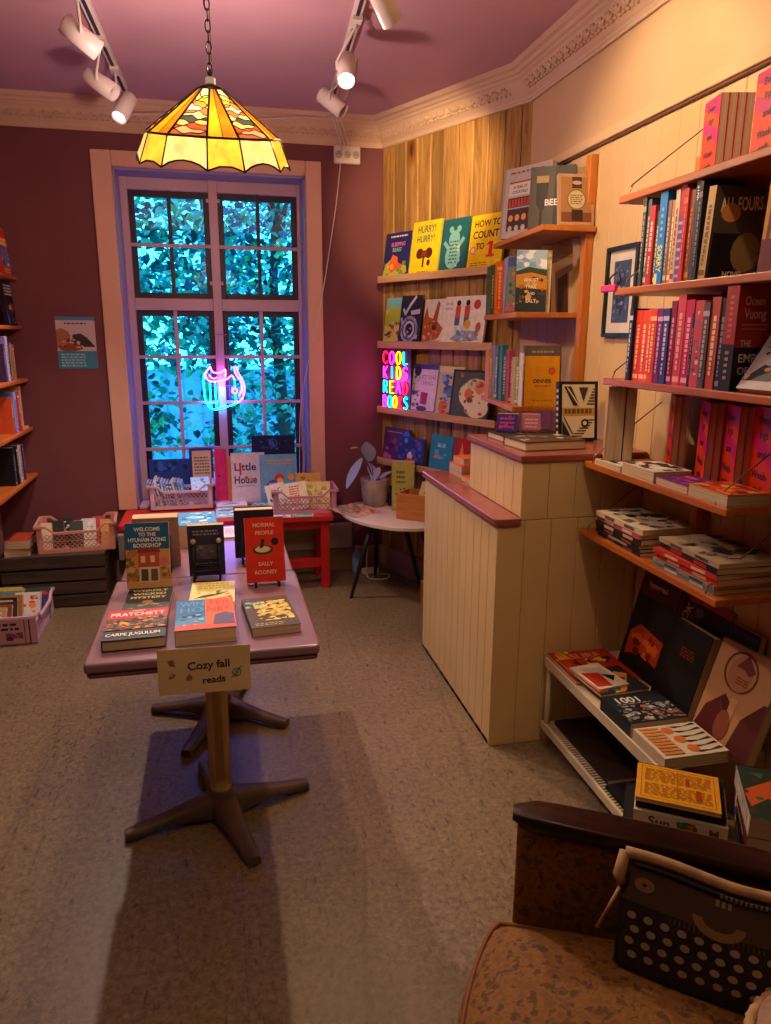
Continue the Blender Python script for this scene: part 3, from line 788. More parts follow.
# ------------------------------------------------------------------ plastic baskets
def basket(name, M, w, d, h, col, label, group, dip=.24, panel=None):
    r = root(name, M); tag(r, label, 'basket', group); m = paint(col, .45, var=.04)
    fl = .012
    b = MB(); b.box(.012, w-.012, .012, d-.012, 0, .006, m)
    for (A, L) in ((T(.01,.01,0), w-.02), (T(w-.01,.01,0) @ RZ(90), d-.02), (T(w-.01,d-.01,0) @ RZ(180), w-.02), (T(.01,d-.01,0) @ RZ(-90), d-.02)):
        lng = L > min(w, d)*1.15
        hb = h*(1-dip) if lng else h
        b.box(0, L, 0, .004, 0, .022, m, A)
        # solid corners
        b.box(0, .03, 0, .004, .02, h-.01, m, A).box(L-.03, L, 0, .004, .02, h-.01, m, A)
        zt_ = hb-.012
        nx = max(6, int((L-.06)/.0125)); dx = (L-.06)/nx; nz = max(3, int((zt_-.022)/.0125)); dz = (zt_-.022)/nz
        for i in range(nx):
            for j in range(nz):
                x0, z0 = .03+i*dx, .022+j*dz
                if (i+j) % 2: p0, p1 = (x0, z0), (x0+dx, z0+dz)
                else: p0, p1 = (x0+dx, z0), (x0, z0+dz)
                u = Vector((p1[0]-p0[0], 0, p1[1]-p0[1])).normalized(); nn = Vector((-u.z, 0, u.x))*.0019
                q = [Vector((p0[0], .0, p0[1])), Vector((p1[0], .0, p1[1]))]
                vs = [q[0]+nn, q[0]-nn, q[1]-nn, q[1]+nn]; vs += [v+Vector((0,.003,0)) for v in vs]
                b.add(vs, [(0,1,2,3),(7,6,5,4),(0,3,7,4),(1,2,6,5)], m, False, A)
        if not lng: continue
        b.box(.03, L-.03, 0, .004, (zt_+.022)/2-.003, (zt_+.022)/2+.003, m, A)
    b.build('body', r)
    rim = MB(); q = h*(1-dip)
    for y in (0, d):
        s = 1 if y == 0 else -1
        pts = [(0, h), (w*.14, h), (w*.24, q), (w*.76, q), (w*.86, h), (w, h)]
        for (xa, za), (xb, zb_) in zip(pts, pts[1:]):
            yy0, yy1 = sorted((y-.003*s, y+.012*s))
            vs = [(xa,yy0,za-.014),(xb,yy0,zb_-.014),(xb,yy1,zb_-.014),(xa,yy1,za-.014),(xa,yy0,za),(xb,yy0,zb_),(xb,yy1,zb_),(xa,yy1,za)]
            rim.add(vs, [(3,2,1,0),(4,5,6,7),(0,1,5,4),(1,2,6,5),(2,3,7,6),(3,0,4,7)], m)
        for (xa, xb, hh) in ((.01,w*.2,1),(w*.8,w-.01,1)):
            pass
    rim.box(-.003, .012, 0, d, h-.014, h, m).box(w-.012, w+.003, 0, d, h-.014, h, m)
    rim.build('rim', r)
    if panel:
        pm = MB(); pm.box(0, panel[1], 0, .005, .004, h*.94, paint(panel[2], .5, var=.03))
        art2d(pm, panel[3], panel[1], h*.94, lambda u, v, e: (u, -e, v)); pm.build('printed_panel', r, M=panel[0])
    return r
basket('book_basket', T(-.455, 4.585, .492) @ RZ(0), .40, .195, .155, '#cfaec0', 'pinkish lattice basket of thin blue picture books on the window sill, left side', 'plastic book baskets')
basket('book_basket', T(.285, 4.355, .48) @ RZ(-1), .405, .27, .15, '#c88aa0', 'mauve pink basket of pale picture books on the right end of the red table', 'plastic book baskets')
rr = random.Random(8); y = 4.63; i = 0
kb = ['#3f8fd8', '#2f6fc0', '#59b5e8', '#e8e4f0', '#3a55a8', '#7fd0f0', '#b38fd8', '#2f9fd0', '#4a6fd0', '#d8e8f8', '#3f7fd0', '#8f9fe0', '#5fc0e0']
kn = ['pale blue', 'deep blue', 'sky blue', 'white', 'indigo', 'ice blue', 'lilac', 'cyan', 'royal blue', 'bluish white', 'mid blue', 'periwinkle', 'turquoise blue']
x = -.435
for i, c in enumerate(kb):
    t = .012; hh = rr.uniform(.155, .185)
    book('thin %s picture book standing in the sill basket, number of books from its left end: %s' % (kn[i], ['none','one','two','three','four','five','six','seven','eight','nine','ten','eleven','twelve'][i]) if False else '%s picture book filed in the left window basket' % kn[i],
         T(x+.018, 4.60+rr.uniform(0,.012), .502) @ RZ(0) @ RY(-12) @ RZ(90), .15, hh, t, c, (), spine_art(i, '#ffffff'), 'picture books in the left window basket')
    x += t+.0045
book('white and turquoise picture book lying across the right end of the sill basket', T(-.19, 4.605, .60) @ RZ(5) @ RX(-65), .115, .15, .012, '#bfe6f2', [('s',5,16,['#2fa8c8','#ffffff','#e07f6a'],.1,.1,.9,.9,.12)], (), 'picture books in the left window basket')
# right basket books, leaning covers to the viewer
bk = [('#e8e4d8', .30, -25, 0, 'white picture book with blue lettering leaning left in the mauve basket', [('t','ABC',.5,.7,.16,'#2f4fa8',.7,20),('s',9,18,['#3a5fb8','#8fb8e0'],.1,.1,.9,.5,.08)]),
      ('#f0ead0', .385, -14, 1, 'cream picture book with red vertical lettering in the mauve basket', [('w',11,9,'#c8402a',.3,.1,.7,.9)]),
      ('#e6dc8a', .43, -4, 2, 'pale yellow picture book with a round drawing in the mauve basket', [('o',.55,.42,.34,.16,'#b8862f'),('o',.55,.42,.26,.2,'#8fa83f'),('w',12,3,'#7a6a30',.15,.75,.9,.9)]),
      ('#ece08f', .52, 3, 3, 'pale yellow picture book at the right end of the mauve basket', [('s',13,16,['#c8a83a','#f8f0c0','#a8b860'],.1,.1,.9,.9,.14)]),
      ('#c89a4a', .47, 2, 5, 'ochre picture book standing at the back of the mauve basket', [('s',14,16,['#8f6a2a','#e0b860'],.1,.1,.9,.9,.14)])]
for c, x, rz, k, lab, art in bk:
    book(lab, T(x-.02, 4.385+.028*k, .489+(.035 if k==5 else 0)) @ RZ(-3) @ RX(-18) @ RY(rz*.5), .155 if k != 0 else .12, .17+.012*(k == 5), .012, c, art, (), 'picture books in the mauve basket', pages='#')
# picture books laid on the red table
def kidsflat(lab, x, y, z, rz, w, h, t, c, art): return book(lab, flat(x, y, z, rz, t), w, h, t, c, art, (), 'picture books lying on the red table')
kidsflat('open white booklet lying at the left front of the red table', -.42, 4.31, .48, 4, .17, .2, .006, '#e8dfe8', [('s',1,14,['#e8c8d0','#f8f0e8','#c8b8e0'],.05,.05,.95,.95,.2)])
kidsflat('pale blue picture book lying in the middle of the red table', -.05, 4.33, .48, 0, .2, .24, .012, '#a8dcf0', [('s',2,22,['#3fa8c8','#ffffff','#2f7fa8','#7fd0e0'],.05,.05,.95,.95,.13),('w',3,2,'#205f88',.15,.7,.85,.86)])
kidsflat('turquoise picture book at the front of the red table', .150, 4.32, .48, 0, .112, .19, .01, '#58b8c8', [('s',4,18,['#bfe8e0','#2f8f9f','#e8f0d0'],.05,.05,.95,.95,.14)])
kidsflat('white and blue card book lying by the mauve basket', .215, 4.30, .48, -3, .0+.1, .12, .008, '#d8ecf0', [('s',6,18,['#5fa8c8','#c8e0d0'],.05,.05,.95,.95,.14)]) if False else None
kidsflat('small green and blue picture book in front of the mauve basket', .40, 4.292, .48, -6, .125, .062, .006, '#a8d8a0', [('r',.05,.3,.95,.95,'#4fb0c8'),('s',7,10,['#f0f0a8','#2f8fa8'],.1,.3,.9,.9,.1)])
kidsflat('small pale blue booklet beside the green one under the mauve basket edge', .27, 4.292, .48, -4, .12, .06, .006, '#cfe8f4', [('s',8,10,['#5fa8d0','#8fc8e8'],.1,.1,.9,.9,.1)])
kidsflat('white picture book with a dark drawing on the window sill', -.045, 4.572, .492, 2, .19, .12, .012, '#e6e0f0', [('p',[(.15,.3),(.4,.55),(.8,.5),(.6,.35)],'#3a4a78'),('w',8,2,'#3a5f98',.2,.7,.8,.9)])
kidsflat('teal picture book on the window sill by the lettered display book', .17, 4.56, .492, -3, .13, .085, .01, '#3f98a8', [('s',10,14,['#8fd0d8','#e8e8c8'],.1,.1,.9,.9,.14)])
# display books leaning at the glass
G = 'picture books displayed against the window'
book('dark blue picture book with a pink cover panel, standing open against the window', stand(-.205, 4.792, .492, 0, 5, .02), .15, .345, .02, '#3a2f78', [('r',.12,.35,.9,.95,'#d8b89a'),('w',20,6,'#6a5a50',.2,.5,.82,.85)], (), G, hard=True)
book('bright pink tall picture book standing against the window frame', stand(-.050, 4.79, .492, 0, 4, .025), .08, .335, .025, '#e0307a', [('c',.35,.48,.08,'#3a1030'),('r',.0,.0,.08,1,'#f06aa0')], (), G, hard=True)
book('orange spined book standing between the pink book and the lettered book', stand(.034, 4.74, .492, 0, 4, .02) , .019, .29, .05, '#e87a3a', (), (), G)
lh = [('t','Little',.42,.72,.15,'#4a3068',.66),('t','House',.42,.46,.15,'#4a3068',.66),('r',.24,.55,.3,.8,'#c83058'),('c',.44,.5,.05,'#d84a38'),('c',.56,.46,.045,'#e8a030'),('l',[(.15,.32),(.7,.34)],.012,'#5a4a78')]
book('lilac white picture book lettered Little House standing in the window', stand(.055, 4.70, .492, 0, 8, .012), .215, .32, .012, '#dccbe0', lh, (), G, hard=True)
pb = [('e',.38,.28,.24,.2,'#2f5fc0'),('e',.3,.18,.2,.12,'#2a50a8'),('c',.52,.5,.13,'#c8402a'),('c',.54,.45,.08,'#e8c0a0'),('c',.85,.52,.09,'#e8a860'),('w',5,2,'#c8a878',.2,.78,.9,.9),('s',41,8,['#5f90d8','#8fb8e8'],.1,.05,.5,.35,.08)]
book('sky blue picture book with a small figure in a blue coat standing in the window', stand(.235, 4.66, .492, 0, 9, .014), .235, .31, .014, '#6fa8d8', pb, (), G, hard=True)
book('long dark navy picture book high behind the others against the window', stand(.195, 4.80, .492+.0, 0, 3, .02) , .28, .415, .02, '#1c2450', [('s',31,26,['#2f4a8f','#3a6fc0','#141a3a'],.2,.78,.8,.95,.05),('o',.5,.88,.1,.2,'#4a6fc0')], (), G, hard=True)
book('wide dark blue picture book behind the sill basket', stand(-.46, 4.872-.01, .492, 0, 2, .014), .27, .27, .014, '#2f4a98', [('s',32,14,['#3a6fc0','#22306a'],.1,.7,.9,.95,.1)], (), G, hard=True)

# ------------------------------------------------------------------ corner: ledges on the pine wall
led = wood('ledge_wood', '#b88a58', '#dcb684', 'X', .45)
def ledge(z, x0, x1, label, d=.075):
    r = root('picture_ledge', FW @ T(x0, 0, z)); tag(r, label, 'shelf', 'display ledges on the pine wall')
    MB().box(0, x1-x0, -d, .0, -.014, 0, led).build('board', r, bevel=.002)
    MB().box(0, x1-x0, -d-.010, -d, -.026, .016, led).build('lip', r, bevel=.003)
ledge(1.888, .06, 1.06, 'topmost pale wooden ledge on the pine wall, holding four picture books')
ledge(1.500, .06, 1.06, 'second wooden ledge down on the pine wall')
ledge(1.095, .06, 1.10, 'third wooden ledge down on the pine wall, beside the word sign')
ledge(.765, .06, 1.0, 'lowest ledge on the pine wall, behind the plant')
G = 'picture books facing out on the pine wall'
def wbook(x, z, w, h, c, lab, art, off=.066, lean=8, t=.012, **k):
    return book(lab, FW @ T(x, -off-.002, z+t*math.sin(R_(lean))) @ RX(-lean), w, h, t, c, art, (), G, hard=True, **k)
wbook(.085, 1.888, .245, .262, '#2b2a66', 'purple picture book with an orange beast, leftmost on the top ledge', [('w',1,1,'#e8e0f0',.2,.88,.85,.95),('t','SLEEPING',.52,.74,.085,'#e07ac0',.75),('t','BEAST',.5,.62,.085,'#8fd0a0',.6),('p',[(.0,.02),(.08,.3),(.3,.42),(.55,.3),(.9,.25),(.95,.1),(.6,.03)],'#b8c048'),('p',[(.2,.25),(.35,.52),(.55,.45),(.6,.2),(.35,.1)],'#e86a28'),('s',2,18,['#f0b040','#e85a28','#6a9a3a'],.05,.02,.9,.35,.08)])
wbook(.340, 1.888, .245, .30, '#f2d21a', 'bright yellow picture book lettered HURRY HURRY on the top ledge', [('t','HURRY!',.5,.85,.13,'#3f6f5a',.62),('t','HURRY!',.5,.67,.12,'#3f6f5a',.62),('e',.34,.4,.13,.1,'#5a2418'),('e',.66,.4,.13,.1,'#5a2418'),('e',.5,.38,.09,.08,'#8a3a20'),('r',.46,.14,.52,.35,'#4a2018'),('e',.68,.22,.06,.06,'#4a2a1c'),('w',2,1,'#8a7010',.3,.04,.7,.08)], t=.014)
wbook(.598, 1.888, .215, .286, '#1f5f66', 'dark teal picture book with a pale blue bear on the top ledge', [('e',.5,.3,.28,.24,'#7fc0bc'),('e',.5,.62,.2,.16,'#7fc0bc'),('c',.36,.8,.08,'#7fc0bc'),('c',.64,.8,.08,'#7fc0bc'),('p',[(.1,.55),(.18,.6),(.4,.45),(.35,.38)],'#7fc0bc'),('p',[(.9,.6),(.82,.65),(.6,.48),(.68,.4)],'#7fc0bc'),('w',4,7,'#2a6f74',.36,.15,.66,.6),('s',5,7,['#e8c860','#f0e8d0'],.5,.1,.8,.5,.05)])
wbook(.828, 1.888, .25, .28, '#f4cc10', 'yellow picture book lettered HOW TO COUNT TO 1 on the top ledge', [('t','HOW TO',.5,.84,.115,'#263238',.8),('t','COUNT',.47,.64,.13,'#263238',.8),('t','TO',.34,.43,.11,'#263238',.3),('r',.61,.24,.71,.50,'#d8342a'),('p',[(.52,.44),(.61,.50),(.61,.44)],'#d8342a'),('r',.54,.22,.78,.26,'#d8342a'),('c',.14,.36,.09,'#e88a70'),('c',.14,.36,.05,'#f0d0c0'),('w',5,2,'#a07a10',.1,.06,.6,.14)], t=.014)
G = 'picture books facing out on the pine wall'
wbook(.095, 1.5, .21, .275, '#d8d860', 'green and yellow landscape picture book, leftmost on the second ledge', [('r',0,.75,1,1,'#7fc8c8'),('p',[(0,.6),(.3,.85),(.6,.75),(1,.9),(1,.4),(0,.4)],'#b8c83a'),('s',8,34,['#6a5a3a','#c84a38','#3a4a40','#e8e0b0'],.05,.12,.95,.48,.07)])
wbook(.262, 1.5, .19, .282, '#2a2b3c', 'black and white picture book with a swirling eye on the second ledge', [('l',[(.15,.72),(.25,.62),(.45,.8),(.7,.97)],.09,'#d0d0e0'),('p',[(.5,.68),(.95,.72),(.95,.62),(.55,.6)],'#c8c8d8'),('o',.5,.3,.42,.25,'#9a9ab8'),('o',.5,.3,.27,.3,'#d0d0e0'),('c',.52,.3,.12,'#16161e'),('s',9,22,['#b8b8cc','#6a6a88'],.05,.05,.95,.55,.08)], off=.083)
fx = [('p',[(.0,.0),(.0,.55),(.12,.85),(.25,.6),(.6,.55),(.95,.35),(.8,.15),(.4,.0)],'#b8602a'),('p',[(.45,.55),(.62,.97),(.72,.9),(.66,.5)],'#a8522a'),('e',.55,.38,.1,.07,'#3a2418'),('p',[(.15,.0),(.45,.1),(.9,.08),(.9,.0)],'#8fb8c8'),('s',10,26,['#d88040','#8a4420','#e8b890'],.0,.05,.7,.55,.07)]
wbook(.462, 1.5, .185, .255, '#e6ddc4', 'cream picture book with a large russet fox head on the second ledge', fx, off=.066)
kd = [('w',12,2,'#b8b8c0',.02,.7,.2,.9),('c',.34,.86,.05,'#2a2020'),('r',.28,.56,.4,.8,'#c84a3a'),('r',.28,.4,.4,.56,'#3a6f90'),('c',.56,.86,.05,'#2a2020'),('r',.5,.56,.62,.8,'#c84a3a'),('r',.5,.4,.62,.56,'#3a6f90'),('e',.78,.82,.08,.1,'#b84a38'),('r',.3,.15,.36,.4,'#c8d0d0'),('r',.44,.15,.52,.4,'#c8d0d0'),('e',.6,.42,.08,.1,'#d8a840'),('p',[(.2,.12),(.5,.3),(.8,.28),(.9,.1),(.4,.05)],'#7fa8b8'),('e',.86,.36,.06,.1,'#a86048'),('s',13,16,['#4a8fa8','#d06a50','#e0c8a0'],.25,.05,.95,.3,.05)]
wbook(.655, 1.5, .33, .262, '#ebe2ca', 'wide cream picture book with two children in red on the second ledge', kd, off=.082)
wbook(.36, 1.095, .225, .29, '#d8cfd8', 'white picture book with a purple border on the third ledge', [('r',0,.9,1,1,'#4a3f90'),('r',0,0,1,.06,'#3f3a80'),('c',.2,.86,.14,'#2f3060'),('t','JUST ONE',.6,.74,.09,'#9a9ab0',.7),('t','THING',.6,.62,.09,'#9a9ab0',.6),('p',[(.42,.2),(.42,.44),(.7,.42),(.66,.18)],'#8f3048'),('e',.5,.1,.22,.05,'#3a3f68'),('s',14,14,['#2f3a60','#6a4a88','#3f8f70'],.05,.1,.4,.8,.08)])
wbook(.60, 1.095, .20, .285, '#c9bd84', 'picture book with blue animals and an orange ground on the third ledge', [('r',.0,.88,1,1,'#d8cf9a'),('s',15,22,['#4f86b0','#2f5f90','#8fb0c8'],.1,.3,.8,.85,.14),('s',16,16,['#d8703a','#e89048','#b8502a'],.1,.02,.6,.3,.14)], off=.066)
fl = [('r',.05,.04,.95,.96,'#4f5a48'),('e',.6,.5,.4,.3,'#e8dca8'),('e',.68,.25,.3,.2,'#ecdfae'),('e',.62,.72,.25,.12,'#c8cf98'),('c',.45,.52,.1,'#d87838'),('c',.72,.66,.12,'#e09050'),('c',.75,.72,.05,'#c84a38'),('e',.5,.4,.08,.06,'#8a4a38'),('s',17,26,['#7a9a58','#b8683a','#3f5a48','#c85848'],.2,.1,.95,.95,.05)]
wbook(.735, 1.095, .31, .272, '#1e2022', 'black framed cream picture book with flowers on the third ledge', fl, off=.083)
wbook(.09, .765, .26, .215, '#5a2a58', 'magenta purple picture book leftmost on the lowest ledge', [('w',18,1,'#b890c8',.1,.84,.7,.9),('c',.86,.8,.12,'#3a7ae0'),('s',19,18,['#8a3a70','#b85a90','#3f2050'],.05,.05,.95,.7,.12)])
wbook(.26, .765, .25, .175, '#24357f', 'deep blue picture book with a white figure on the lowest ledge', [('s',20,22,['#3a6ac0','#4f8fd8','#6a4a90'],.05,.2,.95,.95,.1),('c',.5,.35,.1,'#e0c8b0'),('e',.5,.15,.16,.12,'#a8482a')], off=.083)
wbook(.55, .765, .19, .215, '#2a90b0', 'turquoise picture book with pink lettering on the lowest ledge', [('t','BLUE',.5,.72,.1,'#c8e8f0',.6),('s',21,12,['#d86a8a','#58b8c8'],.2,.35,.8,.6,.1)])
wbook(.75, .765, .13, .215, '#b0281e', 'red picture book with an orange triangle on the lowest ledge', [('p',[(.2,.0),(.5,.9),(.95,.0)],'#f09038')])
wbook(.89, .765, .13, .205, '#a02820', 'dark red picture book at the right end of the lowest ledge', [('s',22,8,['#c84030'],.1,.1,.9,.9,.1)])

# corner table
r = root('corner_table', FW @ T(.45, -.28, 0)); tag(r, 'small oval white topped table with splayed black legs in the corner', 'table')
wt = paint('#d9cdb6', .4, var=.03); bl = paint('#17151a', .4)
mb = MB(); mb.prism([(.38*math.cos(2*PI*k/40), .25*math.sin(2*PI*k/40)) for k in range(40)], .478, .50, wt); mb.build('tabletop', r, bevel=.004)
def leg(p, q): MB().tube([p, q], [.016, .011], bl, 10).build('leg', r)
iw = (FW @ T(.45, -.28, 0)).inverted()
for p_, q_ in (((.84,4.06,.478),(.725,4.125,0)), ((.93,4.33,.478),(.955,4.50,0)), ((1.115,3.95,.478),(1.2,3.85,0)), ((1.06,4.20,.478),(1.19,4.22,0))): leg(iw @ Vector(p_), iw @ Vector(q_))
mb = MB(); mb.tube([(-.14,-.10,.45),(.16,.10,.45)], .012, bl).tube([(.14,-.10,.45),(-.16,.10,.45)], .012, bl); mb.build('frame', r)
# folded print on the table
mb = MB(); g_ = [[(x*.03, y*.028, .0025+.004*math.sin(x*.9+y*.5)+(.006 if y > 6 else 0)) for x in range(11)] for y in range(9)]
mb.sheet(g_, paint('#d8b49a', .6, var=.1, scale=20)); 
rr = random.Random(3)
for i in range(110):
    x, y = rr.uniform(.02, .28), rr.uniform(.02, .2); s = rr.uniform(.008, .022)
    zf = lambda a, b: .0035+.004*math.sin(a/.03*.9+b/.028*.5)+(.0065 if b > .17 else 0)
    pts = [(x+s*math.cos(k*1.3), y+s*.7*math.sin(k*1.3)) for k in range(5)]
    mb.add([(a, b, zf(a, b)+.0016) for a, b in pts], [(0,1,2,3,4)], ink(rr.choice(['#c8502a','#e0903a','#d8d0b0','#8a9a7a','#b8382a','#e8c070','#7fa0b8'])))
tag(mb.build('printed_cloth', M=FW @ T(.11, -.52, .5015) @ RZ(2)), 'crumpled orange and cream printed cloth on the corner table', 'cloth')
# plant pot and plant
r = root('potted_plant', (.935, 4.43, .50)); tag(r, 'potted plant with large silvery leaves in a grey pot on the corner table', 'plant')
potm = paint('#a79a90', .6, var=.12, scale=14, bump=.2)
mb = MB(); mb.lathe([(0,0),(.062,0),(.072,.01),(.082,.08),(.088,.165),(.09,.175),(.084,.175),(.078,.16),(.0,.15)], potm, 28); mb.build('pot', r)
mb = MB(); mb.lathe([(0,.158),(.08,.156)], paint('#2a201a', .9, bump=.4), 20); mb.build('soil', r)
def leafshape(M, L, Wd, mat, curve=.3, edge=None, mb=None):
    mb = mb or MB(); g_ = []
    for i in range(9):
        t = i/8; ww = Wd*math.sin(PI*min(1, t*.92+.06))**.8; z = -curve*L*t*t
        g_.append([(s*ww, L*t, z + .12*ww*abs(s)) for s in (-1,-.82,-.5,0,.5,.82,1)])
    vs = [q for row in g_ for q in row]; n = 7
    mb.sheet(g_, mat, True, M)
    if edge: mb.tube([r_[0] for r_ in g_]+[r_[-1] for r_ in g_[::-1]], .0018, edge, 5, True, M)
    return mb
silv = leafmat('#a4b0c0', .2); eg = leafmat('#8aa878', .2); st = paint('#5a6a3a', .6)
def stalk(p, q, mid):
    return MB().tube(smooth([p, mid, q]), .003, st, 6)
lv = [((-.03,.02,.28), 155, 66, .15, .048, .1, 'leaf'), ((-.09,-.04,.31), 118, -50, .21, .042, .1, 'leaf'), ((.0,.02,.17), 10, 60, .12, .03, .3, 'leaf'), ((-.02,-.04,.16), -30, 55, .13, .032, .5, 'leaf'), ((.03,-.03,.17), -70, 50, .10, .026, .5, 'leaf')]
for p, rz, rx, L_, W_, cv, nm in lv:
    mb = stalk((0,0,.155), p, (p[0]*.5, p[1]*.5, (.155+p[2])/2+.02)); leafshape(T(*p) @ RZ(rz) @ RX(rx), L_, W_, silv, cv, eg, mb).build(nm, r)
mb = stalk((0,0,.155), (-.105,-.02,.37), (-.05,0,.28)); leafshape(T(-.105,-.02,.37) @ RZ(100) @ RX(20), .05, .026, leafmat('#b8b04a', .3), .4, eg, mb).build('young_leaf', r)
# small bottle
mb = MB(); mb.lathe([(0,0),(.018,0),(.018,.075),(.008,.09),(.008,.105),(.011,.107),(.011,.125),(0,.125)], paint('#221a30', .25), 16); tag(mb.build('small_bottle', M=T(1.035, 4.40, .50)), 'small dark bottle beside the plant pot', 'bottle')
# thick green books and wooden box
book('thick pale green picture book block standing on the corner table', T(1.005, 4.25, .50) @ RZ(-20), .135, .305, .075, '#b4b05a', [('s',3,20,['#6a8a4a','#d0cc80','#48683f'],.1,.1,.9,.5,.08),('w',4,3,'#5a6a30',.2,.55,.6,.85)], (), None, hard=True)
bxw = wood('box_pine', '#a8622a', '#cf8a48', 'X', .5)
r = root('wooden_box', T(.985, 4.05, .50) @ RZ(-38)); tag(r, 'open wooden box of books on the corner table, partly behind the counter', 'box')
for (a, b_, c_, d_) in ((0,.27,0,.012),(0,.27,.158,.17),(0,.012,.012,.158),(.258,.27,.012,.158)): MB().box(a, b_, c_, d_, 0, .155, bxw).build('side', r, bevel=.002)
MB().box(.012,.258,.012,.158,0,.008,bxw).build('base', r)
book('pale green and white book leaning in the wooden box', T(.985, 4.05, .512) @ RZ(-38) @ T(.10,.05,0) @ RY(22) @ RX(-10), .13, .2, .012, '#c8d0b0', [('s',23,18,['#5a8a5a','#e8e0b0','#3a6a5a'],.05,.05,.95,.95,.13)], (), 'books in the wooden box')
book('yellow cream book leaning in the wooden box behind the green one', T(.985, 4.05, .51) @ RZ(-38) @ T(.06,.10,0) @ RY(14) @ RX(-8), .13, .21, .012, '#dcc88a', [('s',24,14,['#c88a3a','#f0e0b0'],.05,.05,.95,.95,.13)], (), 'books in the wooden box')
# things under the table
mb = MB(); mb.box(0,.16,0,.2,0,.13,bxw).box(.01,.15,-.002,.0,.02,.06,paint('#8a4a24')); tag(mb.build('small_crate', M=T(1.095, 3.80, 0) @ RZ(-8), bevel=.006), 'small wooden crate on the floor beside the counter end', 'box')
mb = MB(); mb.tube(smooth([(0,0,.006),(.06,.05,.006),(.12,.02,.006),(.08,-.05,.006),(.0,-.04,.006),(-.03,.03,.01),(-.02,.08,.15),(.0,.1,.3)]), .004, paint('#d8d0c8'), 6)
mb.box(-.05,.06,.09,.13,.0,.03,paint('#d8d0c8')); tag(mb.build('power_cord', M=T(.93, 4.47, 0)), 'coiled white power cord on the floor under the corner table', 'cord')
mb = MB(); mb.lathe([(0,0),(.03,0),(.032,.02),(.032,.12),(.012,.16),(.012,.19),(0,.19)], paint('#7f9fd8', .2), 16); tag(mb.build('spray_bottle', M=T(.85, 4.60, 0)), 'small blue bottle on the floor behind the table legs', 'bottle')
# ------------------------------------------------------------------ display tables
lam = wallmat('mauve_laminate', '#866570', '#91707a', scale=4, rough=.25, bump=.02)
lamedge = paint('#7a4a50', .35); cast = paint('#584539', .34, var=.12, scale=8, bump=.15)
brass = wood('pole_veneer', '#a88f60', '#d8bd88', 'Z', .35)
def star_table(x0, x1, y0, y1, c, arms, label):
    r = root('display_table', (c[0], c[1], 0)); tag(r, label, 'table', 'mauve topped display tables')
    X0, X1, Y0, Y1 = x0-c[0], x1-c[0], y0-c[1], y1-c[1]; q = .012
    pts = []
    for cx, cy, a0 in ((X1-q, Y0+q, -90), (X1-q, Y1-q, 0), (X0+q, Y1-q, 90), (X0+q, Y0+q, 180)):
        for k in range(4): a = R_(a0+k*30); pts.append((cx+q*math.cos(a), cy+q*math.sin(a)))
    mb = MB(); mb.prism(pts, .722, .75, lam)
    cxm = sum(p[0] for p in pts)/len(pts); cym = sum(p[1] for p in pts)/len(pts)
    mb.prism([(cxm+(a-cxm)*.985, cym+(b-cym)*.985) for a, b in pts], .706, .722, lamedge)
    mb.build('tabletop', r, bevel=.008, seg=3)
    mb = MB(); n = 16; pr = [(.034 + (.003 if k % 2 else 0)) for k in range(n)]
    mb.prism([(pr[k]*math.cos(2*PI*k/n), pr[k]*math.sin(2*PI*k/n)) for k in range(n)], .085, .70, brass); mb.build('pole', r)
    MB().box(-.16, .16, -.16, .16, .694, .706, cast).build('mounting_plate', r)
    # cast star foot: hub and arms in one mesh
    mb = MB(); mb.lathe([(0,.02),(.055,.025),(.06,.05),(.05,.075),(.042,.10),(.036,.10)], cast, 20)
    for a, L in arms:
        A = RZ(a); g_ = []
        for i in range(9):
            t = i/8; x = .02+(L-.02)*t; hw = .036*(1-t)+.024*t+.014*(1-t)**3
            zt = .082*(1-t)**1.2+.040*t**.5*1 if t > 0 else .085
            zt = .034+.05*(1-t)**1.3; zb_ = .004+.022*math.sin(PI*min(1, t*1.02))*.9
            if t > .93: hw *= .8
            g_.append([A @ Vector(p) for p in ((x,-hw,zb_),(x,-hw,zt*.72),(x,-hw*.62,zt),(x,hw*.62,zt),(x,hw,zt*.72),(x,hw,zb_),(x,-hw,zb_))])
        mb.sheet(g_, cast, True)
        mb.add(g_[-1][:6], [(0,1,2,3,4,5)], cast)
        mb.tube([A @ Vector((L-.03,0,0)), A @ Vector((L-.03,0,.012))], .014, paint('#1c1614'), 12)
    mb.build('star_base', r, bevel=.002, seg=1)
    return r
star_table(-.362, .232, 1.795, 2.447, (-.052, 2.20), ((195, .31), (-72, .30), (14, .30), (104, .28)), 'narrow mauve topped display table with star foot, nearest the viewer')
star_table(-.350, .226, 2.453, 3.12, (-.055, 2.86), ((164, .29), (-32, .31), (-113, .33), (68, .30)), 'second mauve topped display table, behind the nearest one')
